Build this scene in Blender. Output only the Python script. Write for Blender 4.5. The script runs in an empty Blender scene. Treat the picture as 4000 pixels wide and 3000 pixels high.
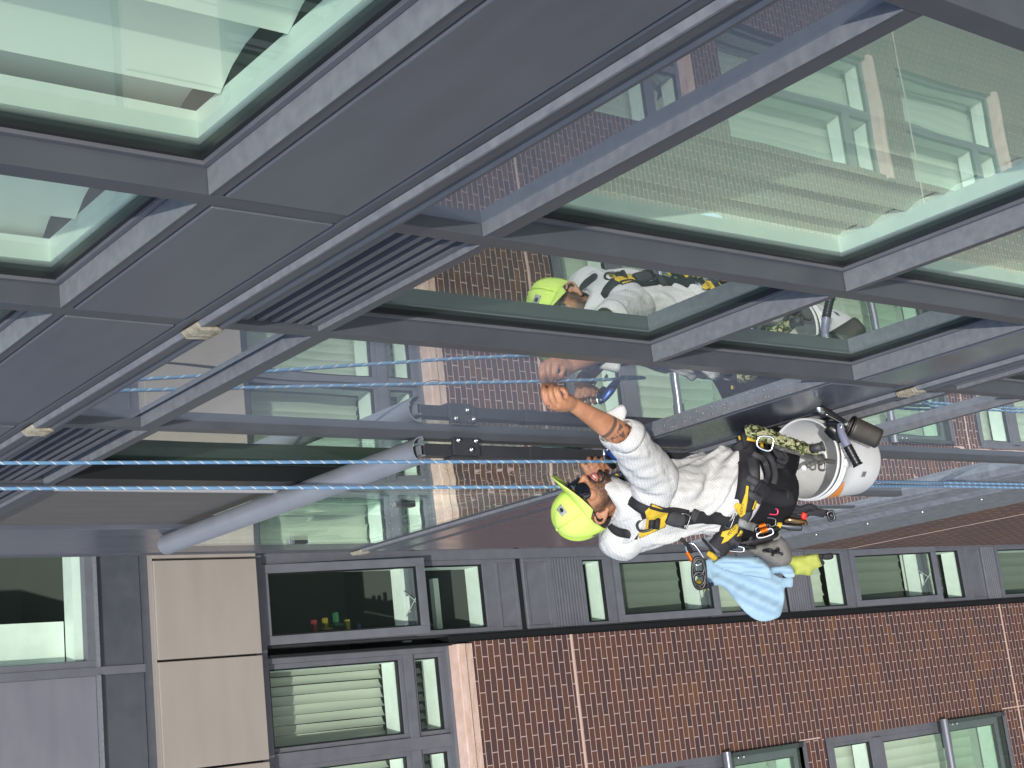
import bpy, bmesh, math, random
from mathutils import Vector, Matrix
random.seed(7)
sc = bpy.context.scene
COL = sc.collection
R_ = math.radians
# ------------------------------------------------------------------ camera
# rows: image right, image down, viewing direction, in world axes (x into the curtain wall, y along it, z up)
CR = ((-0.10904433, -0.61268925, -0.78276511), (-0.96813491, 0.24405150, -0.05615746), (0.22544207, 0.75169857, -0.61977829))
CAM = Vector((-1.0, -10.15, 0.0)); FPX = 5551.785
cd = bpy.data.cameras.new("camera"); cam = bpy.data.objects.new("camera", cd); COL.objects.link(cam)
cd.sensor_width = 36.0; cd.lens = 36.0 * FPX / 4000.0; cd.clip_start = 0.05; cd.clip_end = 500
cam.matrix_world = Matrix(((CR[0][0], -CR[1][0], -CR[2][0], CAM.x), (CR[0][1], -CR[1][1], -CR[2][1], CAM.y),
                           (CR[0][2], -CR[1][2], -CR[2][2], CAM.z), (0, 0, 0, 1)))
sc.camera = cam
# ------------------------------------------------------------------ light
SUN_EL = R_(46); SUN_AZ = 13.0            # the sun stands behind the camera and travels towards +y, a little towards +x
sd = Vector((math.sin(R_(SUN_AZ)) * math.cos(SUN_EL), math.cos(R_(SUN_AZ)) * math.cos(SUN_EL), -math.sin(SUN_EL)))
w = bpy.data.worlds.new("World"); sc.world = w; w.use_nodes = True
nt = w.node_tree; nt.nodes.clear()
sky = nt.nodes.new('ShaderNodeTexSky'); sky.sky_type = 'NISHITA'; sky.sun_disc = False
sky.sun_elevation = SUN_EL; sky.sun_rotation = math.atan2(-sd.x, -sd.y); sky.air_density = 1.2; sky.dust_density = 1.5
bg = nt.nodes.new('ShaderNodeBackground'); bg.inputs['Strength'].default_value = 0.15
wo = nt.nodes.new('ShaderNodeOutputWorld'); nt.links.new(sky.outputs[0], bg.inputs[0]); nt.links.new(bg.outputs[0], wo.inputs[0])
sl = bpy.data.lights.new("sun", 'SUN'); sl.energy = 2.2; sl.angle = R_(0.55); sl.color = (1.0, 0.955, 0.88)
so = bpy.data.objects.new("sun", sl); COL.objects.link(so); so.rotation_euler = sd.to_track_quat('-Z', 'Y').to_euler(); so.location = (-3, -14, 8)
sc.view_settings.view_transform = 'Standard'; sc.view_settings.look = 'None'; sc.view_settings.gamma = 1; sc.view_settings.exposure = 0.5
sc.render.engine = 'CYCLES'
try:
    sc.cycles.max_bounces = 8; sc.cycles.transparent_max_bounces = 16; sc.cycles.caustics_reflective = False; sc.cycles.caustics_refractive = False
except Exception: pass

# ------------------------------------------------------------------ helpers
def at(x, y, depth):
    """a photo direction (4000x3000 pixels) walked out to a real distance in metres"""
    a, b = (x - 2000) / FPX, (y - 1500) / FPX
    return CAM + depth * Vector(tuple(CR[0][i] * a + CR[1][i] * b + CR[2][i] for i in range(3)))

class MB:
    def __init__(s): s.v = []; s.f = []; s.m = []; s.sm = []; s.uv = None
    def add(s, vs, fs, mi=0, smooth=False):
        o = len(s.v); s.v += [tuple(p) for p in vs]
        for f in fs: s.f.append(tuple(i + o for i in f)); s.m.append(mi); s.sm.append(smooth)
    def box(s, x0, x1, y0, y1, z0, z1, mi=0):
        x0, x1 = min(x0, x1), max(x0, x1); y0, y1 = min(y0, y1), max(y0, y1); z0, z1 = min(z0, z1), max(z0, z1)
        s.add([(x0,y0,z0),(x1,y0,z0),(x1,y1,z0),(x0,y1,z0),(x0,y0,z1),(x1,y0,z1),(x1,y1,z1),(x0,y1,z1)],
              [(0,3,2,1),(4,5,6,7),(0,1,5,4),(1,2,6,5),(2,3,7,6),(3,0,4,7)], mi); return s
    def prism(s, poly, a0, a1, axis='y', mi=0, caps=True):
        """poly: 2d outline; axis y -> points are (x,z); axis z -> (x,y); axis x -> (y,z)"""
        def P(p, a):
            return (p[0], a, p[1]) if axis == 'y' else ((p[0], p[1], a) if axis == 'z' else (a, p[0], p[1]))
        n = len(poly); vs = [P(p, a0) for p in poly] + [P(p, a1) for p in poly]
        fs = [(i, (i+1) % n, n + (i+1) % n, n + i) for i in range(n)]
        if caps: fs += [tuple(range(n))[::-1], tuple(range(n, 2*n))]
        s.add(vs, fs, mi); return s
    def ring(s, axis, a0, a1, o, i, mi=0):
        """rectangular ring: outer o and inner i are (u0,u1,v0,v1); axis x -> u=y,v=z ; axis y -> u=x,v=z"""
        (u0,u1,v0,v1), (p0,p1,q0,q1) = o, i
        def B(ua,ub,va,vb):
            if axis == 'x': s.box(a0,a1,ua,ub,va,vb,mi)
            else: s.box(ua,ub,a0,a1,va,vb,mi)
        B(u0,p0,v0,v1); B(p1,u1,v0,v1); B(p0,p1,v0,q0); B(p0,p1,q1,v1); return s
    def tube(s, pts, rad, n=10, mi=0, closed=False, caps=True, flat=None, up=None):
        pts = [Vector(p) for p in pts]; N = len(pts)
        rr = rad if isinstance(rad, (list, tuple)) else [rad] * N
        ref = Vector(up) if up else None; vs = []; prev = None
        for k in range(N):
            if closed: t = pts[(k+1) % N] - pts[k-1]
            else: t = pts[min(k+1, N-1)] - pts[max(k-1, 0)]
            if t.length < 1e-9: t = Vector((0,0,1))
            t.normalize()
            if ref is not None: a = ref - t * ref.dot(t)
            elif prev is None:
                a = Vector((0,0,1)) - t * t.z
                if a.length < .1: a = Vector((1,0,0)) - t * t.x
            else: a = prev - t * prev.dot(t)
            if a.length < 1e-6: a = t.orthogonal()
            a.normalize(); prev = a; b = t.cross(a)
            fx = flat if flat else 1.0
            for j in range(n):
                an = 2 * math.pi * (j + .5) / n
                vs.append(pts[k] + (a * math.cos(an) * fx + b * math.sin(an)) * rr[k])
        fs = []
        for k in range(N if closed else N - 1):
            k2 = (k + 1) % N
            for j in range(n): fs.append((k*n+j, k*n+(j+1)%n, k2*n+(j+1)%n, k2*n+j))
        if caps and not closed: fs += [tuple(range(n))[::-1], tuple((N-1)*n + j for j in range(n))]
        s.add(vs, fs, mi, n > 5); return s
    def grid(s, P, closed_u=False, mi=0, smooth=True):
        """P[i][j] points"""
        nu, nv = len(P), len(P[0]); vs = [p for row in P for p in row]; fs = []
        for i in range(nu if closed_u else nu - 1):
            for j in range(nv - 1): fs.append((i*nv+j, ((i+1)%nu)*nv+j, ((i+1)%nu)*nv+j+1, i*nv+j+1))
        s.add(vs, fs, mi, smooth); return s
    def build(s, name, mat, parent=None, bevel=0.0, subsurf=0, solid=0.0, **kw):
        me = bpy.data.meshes.new(name); off = Vector((0,0,0))
        q = parent
        while q is not None: off += Vector(q.location); q = q.parent
        if parent is None and kw.get('origin') is not None: off = Vector(kw['origin'])
        me.from_pydata([tuple(Vector(p) - off) for p in s.v], [], s.f)
        for k in (mat if isinstance(mat, (list, tuple)) else [mat]): me.materials.append(k)
        me.polygons.foreach_set('material_index', s.m); me.polygons.foreach_set('use_smooth', s.sm); me.update()
        o = bpy.data.objects.new(name, me); COL.objects.link(o)
        if parent is not None: o.parent = parent
        elif kw.get('origin') is not None: o.location = off
        if solid: md = o.modifiers.new('s', 'SOLIDIFY'); md.thickness = solid; md.offset = 0
        if bevel: md = o.modifiers.new('b', 'BEVEL'); md.width = bevel; md.segments = 2; md.limit_method = 'ANGLE'; md.angle_limit = R_(40)
        if subsurf: md = o.modifiers.new('u', 'SUBSURF'); md.levels = subsurf; md.render_levels = subsurf
        return o
def tag(o, label, cat, group=None, kind=None):
    if label: o['label'] = label
    if cat: o['category'] = cat
    if group: o['group'] = group
    if kind: o['kind'] = kind
    return o
def thing(name, loc, label, cat, group=None):
    o = bpy.data.objects.new(name, None); COL.objects.link(o); o.location = loc; o.empty_display_size = .1
    return tag(o, label, cat, group)

# ------------------------------------------------------------------ materials
def mat(name, col, rough=.5, metal=0.0, spec=.5, bump=None, var=None, emit=None, coat=0):
    """bump=(scale,strength,distance[,stretch]); var=(scale, other colour, amount, stretch)"""
    m = bpy.data.materials.new(name); m.use_nodes = True; N = m.node_tree.nodes; L = m.node_tree.links; p = N['Principled BSDF']
    p.inputs['Base Color'].default_value = (*col, 1); p.inputs['Roughness'].default_value = rough; p.inputs['Metallic'].default_value = metal
    p.inputs['Specular IOR Level'].default_value = spec; p.inputs['Coat Weight'].default_value = coat
    geo = N.new('ShaderNodeNewGeometry')
    def noise(scale, stretch, detail=5):
        mp = N.new('ShaderNodeMapping'); mp.inputs['Scale'].default_value = stretch; L.new(geo.outputs['Position'], mp.inputs[0])
        n = N.new('ShaderNodeTexNoise'); n.inputs['Scale'].default_value = scale; n.inputs['Detail'].default_value = detail; L.new(mp.outputs[0], n.inputs['Vector']); return n
    if var:
        n = noise(var[0], var[3] if len(var) > 3 else (1,1,1)); r = N.new('ShaderNodeValToRGB'); L.new(n.outputs['Fac'], r.inputs[0])
        r.color_ramp.elements[0].position = .5 - .22; r.color_ramp.elements[1].position = .5 + .22
        r.color_ramp.elements[0].color = (0,0,0,1); r.color_ramp.elements[1].color = (var[2],)*3 + (1,)
        mx = N.new('ShaderNodeMix'); mx.data_type = 'RGBA'; mx.inputs['A'].default_value = (*col, 1); mx.inputs['B'].default_value = (*var[1], 1)
        L.new(r.outputs[0], mx.inputs['Factor']); L.new(mx.outputs['Result'], p.inputs['Base Color'])
        ad = N.new('ShaderNodeMath'); ad.operation = 'MULTIPLY_ADD'; ad.inputs[1].default_value = .18; ad.inputs[2].default_value = rough; L.new(n.outputs['Fac'], ad.inputs[0]); L.new(ad.outputs[0], p.inputs['Roughness'])
    if bump:
        n = noise(bump[0], bump[3] if len(bump) > 3 else (1,1,1)); b = N.new('ShaderNodeBump'); b.inputs['Strength'].default_value = bump[1]; b.inputs['Distance'].default_value = bump[2]
        L.new(n.outputs['Fac'], b.inputs['Height']); L.new(b.outputs[0], p.inputs['Normal'])
    if emit: p.inputs['Emission Color'].default_value = (*emit[0], 1); p.inputs['Emission Strength'].default_value = emit[1]
    return m

def glass(name, tint, boost=1.0, ior=1.5, veil=.02, wob=.0, rough=0.0, back=None):
    """window pane: fresnel mix of a mirror and green see-through glass; back = colour of an opaque backing"""
    m = bpy.data.materials.new(name); m.use_nodes = True; N = m.node_tree.nodes; L = m.node_tree.links; N.clear()
    out = N.new('ShaderNodeOutputMaterial'); fr = N.new('ShaderNodeFresnel')
    gb = N.new('ShaderNodeNewGeometry')
    def both_sides(node, v):          # a thin sheet reflects alike from either side
        q = N.new('ShaderNodeMix'); q.data_type = 'FLOAT'; q.inputs['A'].default_value = v; q.inputs['B'].default_value = 1/v; L.new(gb.outputs['Backfacing'], q.inputs['Factor']); L.new(q.outputs['Result'], node.inputs['IOR'])
    both_sides(fr, ior)
    mu = N.new('ShaderNodeMath'); mu.operation = 'MULTIPLY'; mu.use_clamp = True; mu.inputs[1].default_value = boost - .5; L.new(fr.outputs[0], mu.inputs[0])
    gl = N.new('ShaderNodeBsdfGlossy'); gl.inputs['Roughness'].default_value = rough; gl.inputs['Color'].default_value = (.93,.98,.96,1)
    if back is None:
        tr = N.new('ShaderNodeBsdfTransparent'); tr.inputs[0].default_value = (*tint, 1)
        df = N.new('ShaderNodeBsdfDiffuse'); df.inputs[0].default_value = (.55,.80,.66,1)      # dust-like green veil, painted haze that lifts the pane's brightness
        mb = N.new('ShaderNodeMixShader'); mb.inputs[0].default_value = veil; L.new(tr.outputs[0], mb.inputs[1]); L.new(df.outputs[0], mb.inputs[2])
    else:
        mb = N.new('ShaderNodeBsdfDiffuse'); mb.inputs[0].default_value = (*back, 1)
    f2 = N.new('ShaderNodeFresnel'); both_sides(f2, 1.28)
    mx = N.new('ShaderNodeMixShader'); L.new(f2.outputs[0], mx.inputs[0]); L.new(mb.outputs[0], mx.inputs[1]); L.new(gl.outputs[0], mx.inputs[2])
    # the second pane and the coating add their own reflection
    m2 = N.new('ShaderNodeMixShader'); L.new(mu.outputs[0], m2.inputs[0]); L.new(gl.outputs[0], m2.inputs[2])
    ad = N.new('ShaderNodeAddShader'); L.new(mx.outputs[0], ad.inputs[0]); L.new(m2.outputs[0], ad.inputs[1]); L.new(ad.outputs[0], out.inputs[0])
    if wob:
        geo = N.new('ShaderNodeNewGeometry'); n = N.new('ShaderNodeTexNoise'); n.inputs['Scale'].default_value = 2.2; n.inputs['Detail'].default_value = 1.0; L.new(geo.outputs['Position'], n.inputs['Vector'])
        b = N.new('ShaderNodeBump'); b.inputs['Strength'].default_value = 1.0; b.inputs['Distance'].default_value = wob; L.new(n.outputs['Fac'], b.inputs['Height'])
        L.new(b.outputs[0], gl.inputs['Normal'])
    return m

def brick_mat(name, axis='B'):
    m = bpy.data.materials.new(name); m.use_nodes = True; N = m.node_tree.nodes; L = m.node_tree.links; p = N['Principled BSDF']
    geo = N.new('ShaderNodeNewGeometry'); sp = N.new('ShaderNodeSeparateXYZ'); L.new(geo.outputs['Position'], sp.inputs[0])
    cb = N.new('ShaderNodeCombineXYZ'); L.new(sp.outputs['X' if axis == 'B' else 'Y'], cb.inputs[0]); L.new(sp.outputs['Z'], cb.inputs[1])
    ofs = N.new('ShaderNodeVectorMath'); ofs.operation = 'ADD'; ofs.inputs[1].default_value = (50.0, 50.03, 0); L.new(cb.outputs[0], ofs.inputs[0])
    # slightly uneven joints
    nz = N.new('ShaderNodeTexNoise'); nz.inputs['Scale'].default_value = 9; L.new(geo.outputs['Position'], nz.inputs['Vector'])
    sc_ = N.new('ShaderNodeVectorMath'); sc_.operation = 'MULTIPLY_ADD'; sc_.inputs[1].default_value = (.006,.006,0); L.new(nz.outputs['Color'], sc_.inputs[0]); L.new(ofs.outputs[0], sc_.inputs[2])
    br = N.new('ShaderNodeTexBrick'); L.new(sc_.outputs[0], br.inputs['Vector'])
    br.inputs['Scale'].default_value = 1; br.inputs['Brick Width'].default_value = .2055; br.inputs['Row Height'].default_value = .0668
    br.inputs['Mortar Size'].default_value = .0044; br.inputs['Mortar Smooth'].default_value = .12; br.inputs['Color1'].default_value = (0,0,0,1); br.inputs['Color2'].default_value = (1,1,1,1)
    br.inputs['Mortar'].default_value = (.5,.5,.5,1); br.offset = .5
    rp = N.new('ShaderNodeValToRGB'); L.new(br.outputs['Color'], rp.inputs[0]); e = rp.color_ramp.elements
    cols = [(0,(.070,.042,.044)),(.2,(.084,.046,.044)),(.45,(.102,.050,.043)),(.7,(.114,.054,.043)),(.9,(.128,.061,.041)),(1,(.152,.074,.040))]
    e[0].position = 0; e[0].color = (*cols[0][1],1); e[1].position = 1; e[1].color = (*cols[-1][1],1)
    for ps, c in cols[1:-1]:
        q = e.new(ps); q.color = (*c, 1)
    n2 = N.new('ShaderNodeTexNoise'); n2.inputs['Scale'].default_value = 60; n2.inputs['Detail'].default_value = 6; L.new(geo.outputs['Position'], n2.inputs['Vector'])
    m1 = N.new('ShaderNodeMix'); m1.data_type = 'RGBA'; m1.blend_type = 'MULTIPLY'; m1.inputs['Factor'].default_value = .5; L.new(rp.outputs[0], m1.inputs['A'])
    rr = N.new('ShaderNodeValToRGB'); rr.color_ramp.elements[0].position = .3; rr.color_ramp.elements[0].color = (.45,.45,.45,1); rr.color_ramp.elements[1].position = .62; L.new(n2.outputs['Fac'], rr.inputs[0]); L.new(rr.outputs[0], m1.inputs['B'])
    m2 = N.new('ShaderNodeMix'); m2.data_type = 'RGBA'; L.new(br.outputs['Fac'], m2.inputs['Factor']); L.new(m1.outputs['Result'], m2.inputs['A']); m2.inputs['B'].default_value = (.46,.34,.31,1)
    L.new(m2.outputs['Result'], p.inputs['Base Color']); p.inputs['Roughness'].default_value = .62; p.inputs['Specular IOR Level'].default_value = .35
    inv = N.new('ShaderNodeMath'); inv.operation = 'SUBTRACT'; inv.inputs[0].default_value = 1; L.new(br.outputs['Fac'], inv.inputs[1])
    b = N.new('ShaderNodeBump'); b.inputs['Strength'].default_value = .9; b.inputs['Distance'].default_value = .006; L.new(inv.outputs[0], b.inputs['Height'])
    b2 = N.new('ShaderNodeBump'); b2.inputs['Strength'].default_value = .4; b2.inputs['Distance'].default_value = .002; L.new(n2.outputs['Fac'], b2.inputs['Height']); L.new(b.outputs[0], b2.inputs['Normal']); L.new(b2.outputs[0], p.inputs['Normal'])
    return m

M = {}
M['metal'] = mat('grey_metal', (.060,.067,.083), .33, 0, .9, bump=(120,.15,.0006,(1,1,.15)), var=(9,(.078,.085,.102),.8,(1,1,1)))
M['panel'] = mat('grey_panel', (.096,.104,.126), .32, 0, .8, bump=(1.2,.25,.01), var=(5,(.125,.133,.155),1.0,(2,.6,3)))
M['gpanel'] = mat('glossy_grey_panel', (.085,.095,.125), .12, .0, 1.0, bump=(.9,.2,.004), var=(4,(.12,.13,.165),1.0,(3,3,.5)))
M['sill'] = mat('sunlit_stained_metal', (.15,.16,.185), .42, 0, .5, bump=(200,.2,.0006), var=(38,(.29,.295,.305),.5,(1,1,1)))  # grey metal lightened for sunlit top faces, plus weather stains
M['dark'] = mat('dark_metal', (.028,.030,.036), .32, 0, .5, var=(6,(.05,.052,.06),.8))
M['gasket'] = mat('black_gasket', (.012,.014,.016), .38, 0, .5)
M['wmetal'] = mat('window_metal', (.112,.117,.138), .40, 0, .5, var=(8,(.14,.146,.168),1.0))
M['brick'] = brick_mat('brick', 'B'); M['brickA'] = brick_mat('brick_side', 'A')
M['stone'] = mat('sandstone', (.55,.38,.30), .8, 0, .3, bump=(55,.6,.01,(1,1,2.5)), var=(9,(.68,.52,.45),1.0,(1,1,3)))
M['mortar'] = mat('mortar', (.58,.43,.37), .85, 0, .2, bump=(80,.5,.004))
M['beige'] = mat('beige_panel', (.30,.265,.235), .5, 0, .4, bump=(20,.1,.003), var=(1.5,(.33,.295,.262),1.0,(1,1,4)))
M['putty'] = mat('sealant', (.36,.34,.28), .7, 0, .3, bump=(60,.8,.006), var=(40,(.24,.21,.15),1.0))
M['glass'] = glass('green_window_glass', (.86,.98,.90), 2.15, 1.5, .06, .0006)
M['glassB'] = glass('wing_window_glass', (.90,.99,.94), 1.4, 1.5, .01, .0004)
M['spandrel'] = glass('grey_spandrel_glass', (1,1,1), 1.7, 1.5, back=(.17,.185,.22), wob=.0005)
M['clear'] = glass('balustrade_glass', (.88,.93,.90), 1.1, 1.5, .02, .0022)
M['white'] = mat('white_trim', (.78,.82,.77), .55, 0, .4, var=(12,(.70,.75,.70),1.0))
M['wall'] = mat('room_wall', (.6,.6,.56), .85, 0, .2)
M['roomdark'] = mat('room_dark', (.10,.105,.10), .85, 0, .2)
M['blind'] = mat('blind_slat', (.76,.77,.70), .55, 0, .3)
M['blindD'] = mat('dark_blind', (.17,.19,.165), .7, 0, .2)  # darker slats, the dim look of the awning panes put into their colour
M['screen'] = mat('insect_screen', (.15,.14,.135), .6, 0, .3, var=(6,(.19,.175,.165),1.0,(4,4,.5)))
M['blindW'] = mat('cream_blind', (.50,.52,.45), .6, 0, .3)
M['lpanel'] = mat('light_grey_panel', (.16,.165,.20), .25, 0, .7, bump=(1.0,.2,.006), var=(2,(.19,.195,.225),1.0,(1,1,4)))
M['alu'] = mat('brushed_aluminium', (.30,.32,.36), .30, .35, .5, bump=(14,.15,.003), var=(7,(.36,.39,.44),1.0))
M['silverline'] = mat('pale_trim', (.52,.53,.55), .35, .3)
M['dalu'] = mat('dark_aluminium', (.15,.16,.19), .26, .3, .5)
M['reveal'] = mat('dark_reveal', (.05,.07,.06), .6)
M['steel'] = mat('steel', (.55,.56,.58), .28, 1.0, .5)
M['flash'] = mat('spotted_flashing', (.25,.27,.305), .36, 0, .6, bump=(40,.2,.002), var=(22,(.13,.145,.17),.8,(1,1,1)))
M['ground'] = mat('paving', (.16,.155,.15), .8, 0, .3, bump=(3,.3,.02), var=(.6,(.21,.2,.19),1.0))
# ================================================================== ground
g = MB(); g.add([(-120,-120,-26),(120,-120,-26),(120,120,-26),(-120,120,-26)], [(0,1,2,3)])
tag(g.build('ground', M['ground']), None, None, kind='structure')

# ================================================================== curtain wall (the plane x = 0, running along y)
CW = thing('curtain_wall', (0,-6,-8), 'grey metal and glass curtain wall rising close to the camera, with the worker against it', 'facade')
MW = .05
MY = [-9.05, -7.90, -7.16, -6.06, -5.11]          # near edge of each mullion
ENDY = -3.32
ZT = 2.2
ZB = -7.02
for y in MY:
    b = MB(); b.box(0, .085, y, y + MW, ZB, ZT); b.build('mullion', M['metal'], CW, bevel=.0015)
bays = [(MY[i] + MW, MY[i+1]) for i in range(4)]   # bay 0..3, camera side first

def sill_trim(y0, y1, z):      # rail top strip, sunlit tone and stains in its colour, 1 mm proud
    b = MB(); b.box(-.0015, .0515, y0 + .002, y1 - .002, z, z + .0022); b.build('sill_cover', M['sill'], CW)
def rail(y0, y1, z0, z1, mname='metal', sill=True):
    b = MB(); b.box(.001, .084, y0, y1, z0, z1); b.build('transom', M[mname], CW, bevel=.0015)
    if sill: sill_trim(y0, y1, z1)
def window(y0, y1, z0, z1, rev='white'):
    f = MB(); i1 = .014
    f.ring('x', .052, .094, (y0, y1, z0, z1), (y0+i1, y1-i1, z0+i1, z1-i1))
    fo = f.build('window', M['wmetal'], CW, bevel=.001)
    g_ = MB(); i2 = .026
    g_.ring('x', .060, .084, (y0+i1, y1-i1, z0+i1, z1-i1), (y0+i2, y1-i2, z0+i2, z1-i2)); g_.build('gasket', M['gasket'], fo)
    p = MB(); p.add([(.073, y0+i1, z0+i1), (.073, y0+i1, z1-i1), (.073, y1-i1, z1-i1), (.073, y1-i1, z0+i1)], [(0,1,2,3)]); p.build('pane', M['glass'], fo)
    t = MB(); i3 = .030; t.ring('x', .096, .15, (y0+.002, y1-.002, z0+.002, z1-.002), (y0+i3, y1-i3, z0+i3, z1-i3)); t.build('inner_reveal', M[rev], fo)
def spandrel(y0, y1, z0, z1, x=.028):
    p = MB(); p.box(x, x+.02, y0, y1, z0, z1); p.build('spandrel_glass', M['spandrel'], CW)
def panel(y0, y1, z0, z1, x=.0, m='panel'):
    p = MB(); p.box(x-.003, x+.05, y0+.003, y1-.003, z0+.003, z1-.003); o = p.build('cladding_panel', M[m], CW, bevel=.003)
def louver(y0, y1, z0, z1, n=7, x0=.012):
    b = MB(); b.box(.085, .095, y0, y1, z0, z1); lo = b.build('louver_grille', M['gasket'], CW)
    s = MB(); h = (z1 - z0) / n
    for k in range(n):
        za = z0 + h * k
        s.prism([(x0, za+h*.08), (x0, za+h*.50), (x0+.016, za+h*.50), (x0+.016, za+h*.44), (x0+.004, za+h*.42), (x0+.004, za+h*.14), (x0+.016, za+h*.14), (x0+.016, za+h*.08)], y0+.002, y1-.002)
    s.build('blade', M['wmetal'], lo)
    if y1 - y0 > .5:
        r = MB()
        r.tube([(.045, (y0*.62+y1*.38), z0), (.045, (y0*.62+y1*.38), z1)], .004, 6); r.build('tie_rod', M['dark'], lo)
def cornice(y0, y1, zt):
    pr = [(.0,zt+.032),(-.006,zt+.03),(-.006,zt+.004),(-.020,zt),(-.020,zt-.030),(-.016,zt-.034),(-.016,zt-.046),(-.024,zt-.050),(-.024,zt-.058),(.0,zt-.058),(.05,zt-.058),(.05,zt+.032)]
    b = MB(); b.prism(pr, y0, y1); b.build('cornice', M['metal'], CW)
    t = MB(); t.prism([(-.0075,zt+.0065),(-.0215,zt+.0022),(-.0215,zt-.004),(-.0205,zt-.004),(-.0205,zt+.0008),(-.0065,zt+.0048)], y0, y1); t.build('lit_cornice_top', M['sill'], CW)  # added strip, sunlit cornice top put into its lighter colour

RZ = (-1.516, -4.336)            # the two floor lines
FH = RZ[1] - RZ[0]
# upper storey windows and the panels under them
for i, (y0, y1) in enumerate(bays):
    window(y0, y1, -1.178, .62)
    rail(y0, y1, .62, .68, sill=False)
    if i < 3: panel(y0, y1, .69, 2.2)
    rail(y0, y1, -1.207, -1.180)
    panel(y0, y1, -1.484, -1.208)
cornice(MY[0] - .6, ENDY, RZ[0])
# main storey
for i, (y0, y1) in enumerate(bays):
    if i in (0, 2): spandrel(y0, y1, -1.83, -1.574)
    else: louver(y0, y1, -1.85, -1.574)
rail(*bays[0], -1.872, -1.822); rail(*bays[1], -1.885, -1.850); rail(*bays[2], -1.915, -1.858); rail(*bays[3], -1.94, -1.90)
window(*bays[0], -3.04, -1.872); rail(*bays[0], -3.075, -3.042); window(*bays[0], -4.0, -3.075)
window(*bays[1], -3.03, -1.885, rev='reveal'); rail(*bays[1], -3.066, -3.032); window(*bays[1], -4.0, -3.066, rev='reveal')
spandrel(*bays[2], -3.91, -1.915); window(*bays[3], -4.0, -1.94, rev='reveal')
rail(*bays[0], -4.02, -4.002); rail(*bays[1], -4.03, -4.002); rail(*bays[2], -3.94, -3.912); rail(*bays[3], -4.02, -4.002)
panel(*bays[0], RZ[1]+.034, -4.02); panel(*bays[1], RZ[1]+.034, -4.03, m='gpanel'); panel(*bays[2], RZ[1]+.034, -3.94, m='gpanel'); panel(*bays[3], RZ[1]+.034, -4.02)
cornice(MY[0] - .6, ENDY, RZ[1])
# storey below
for i, (y0, y1) in enumerate(bays):
    if i in (0, 2): spandrel(y0, y1, -4.59, RZ[1]-.058)
    else: louver(y0, y1, -4.61, RZ[1]-.058)
    rail(y0, y1, -4.66, -4.61)
    if i == 2:
        spandrel(y0, y1, -5.12, -4.66); rail(y0, y1, -5.16, -5.12); spandrel(y0, y1, ZB, -5.16)
    elif i == 3: spandrel(y0, y1, ZB, -4.66)
    else: window(y0, y1, -6.0, -4.66); panel(y0, y1, ZB, -6.0)
# far end: dark screen, light panel, corner trim
Y4, Y5 = MY[4] + MW, -4.12
b = MB(); b.box(-.003, .06, -5.25, -5.112, RZ[1]+.03, -1.942); b.build('door_frame', M['gasket'], CW, bevel=.002)
b = MB(); b.box(-.010, .02, Y4 + .004, Y4 + .018, RZ[1]+.03, -1.962); b.build('door_track', M['silverline'], CW)
b = MB(); b.box(.004, .07, Y4 + .022, Y4 + .06, RZ[1], -1.955); b.build('door_frame', M['dark'], CW, bevel=.002)
b = MB(); b.box(.02, .045, Y4 + .06, Y5, -2.95, -1.97); b.build('sliding_screen', M['screen'], CW)
b = MB(); b.box(.03, .05, Y4 + .06, Y5, RZ[1]+.03, -2.95); b.build('door_glass', M['spandrel'], CW)
rail(Y4, ENDY, -1.965, -1.90); louver(Y4, Y5, -1.90, -1.574)
panel(Y4, Y5, -1.484, .6); panel(Y5, ENDY+.04, -1.484, .6, m='gpanel')
b = MB(); b.box(-.002, .06, Y5, ENDY - .045, RZ[1]+.032, -1.965); b.build('end_panel', M['gpanel'], CW, bevel=.002)
b = MB(); b.box(-.006, .09, ENDY - .045, ENDY, RZ[1]+.032, ZT); b.build('corner_trim', M['metal'], CW, bevel=.003)
b = MB(); b.box(-.004, .06, Y4, ENDY, -6.2, RZ[1]-.058); b.build('lower_panel', M['gpanel'], CW, bevel=.003)
b = MB(); b.box(-.008, .0, Y4, ENDY, -4.66, -4.63); b.box(-.008, 0, Y4 + .30, Y4+.34, ZB, -4.66); b.build('lower_trim', M['metal'], CW)
b = MB(); b.box(.0, .06, Y4, ENDY, ZB, -6.2); b.build('lower_glass', M['spandrel'], CW)
# sealant patches at the cornice splices
def patch(y, z, w=.075):
    b = MB(); rnd = random.Random(int(abs(y*100+z*10)))
    for k in range(9):
        yy = y + w * (k/8 - .5); r0 = .012 + .006 * rnd.random()
        b.tube([(-.010, yy, z+.010), (-.022, yy+.004, z-.002), (-.021, yy, z-.034-.01*rnd.random()), (-.025, yy-.003, z-.056)], [r0*.38, r0*.45, r0*.4, r0*.3], 6)
    b.build('sealant_patch', M['putty'], CW)
patch(-7.135, RZ[0]); patch(-6.035, RZ[0]); patch(-7.135, RZ[1]); patch(-3.36, RZ[1], .10)
# rivets and rain drops on the rail beside the worker
rv = MB(); rnd = random.Random(3)
for k in range(60):
    y = bays[2][0] + .03 + k * (bays[2][1] - bays[2][0] - .06) / 60 + rnd.uniform(-.004, .004); x = rnd.uniform(-.0005, .045); r = rnd.uniform(.0015, .0042)
    rv.tube([(x, y, -3.9095), (x, y, -3.9075)], [r, r*.6], 7)
tag(rv.build('water_drops', M['steel'], CW), None, None, kind='stuff')
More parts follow.
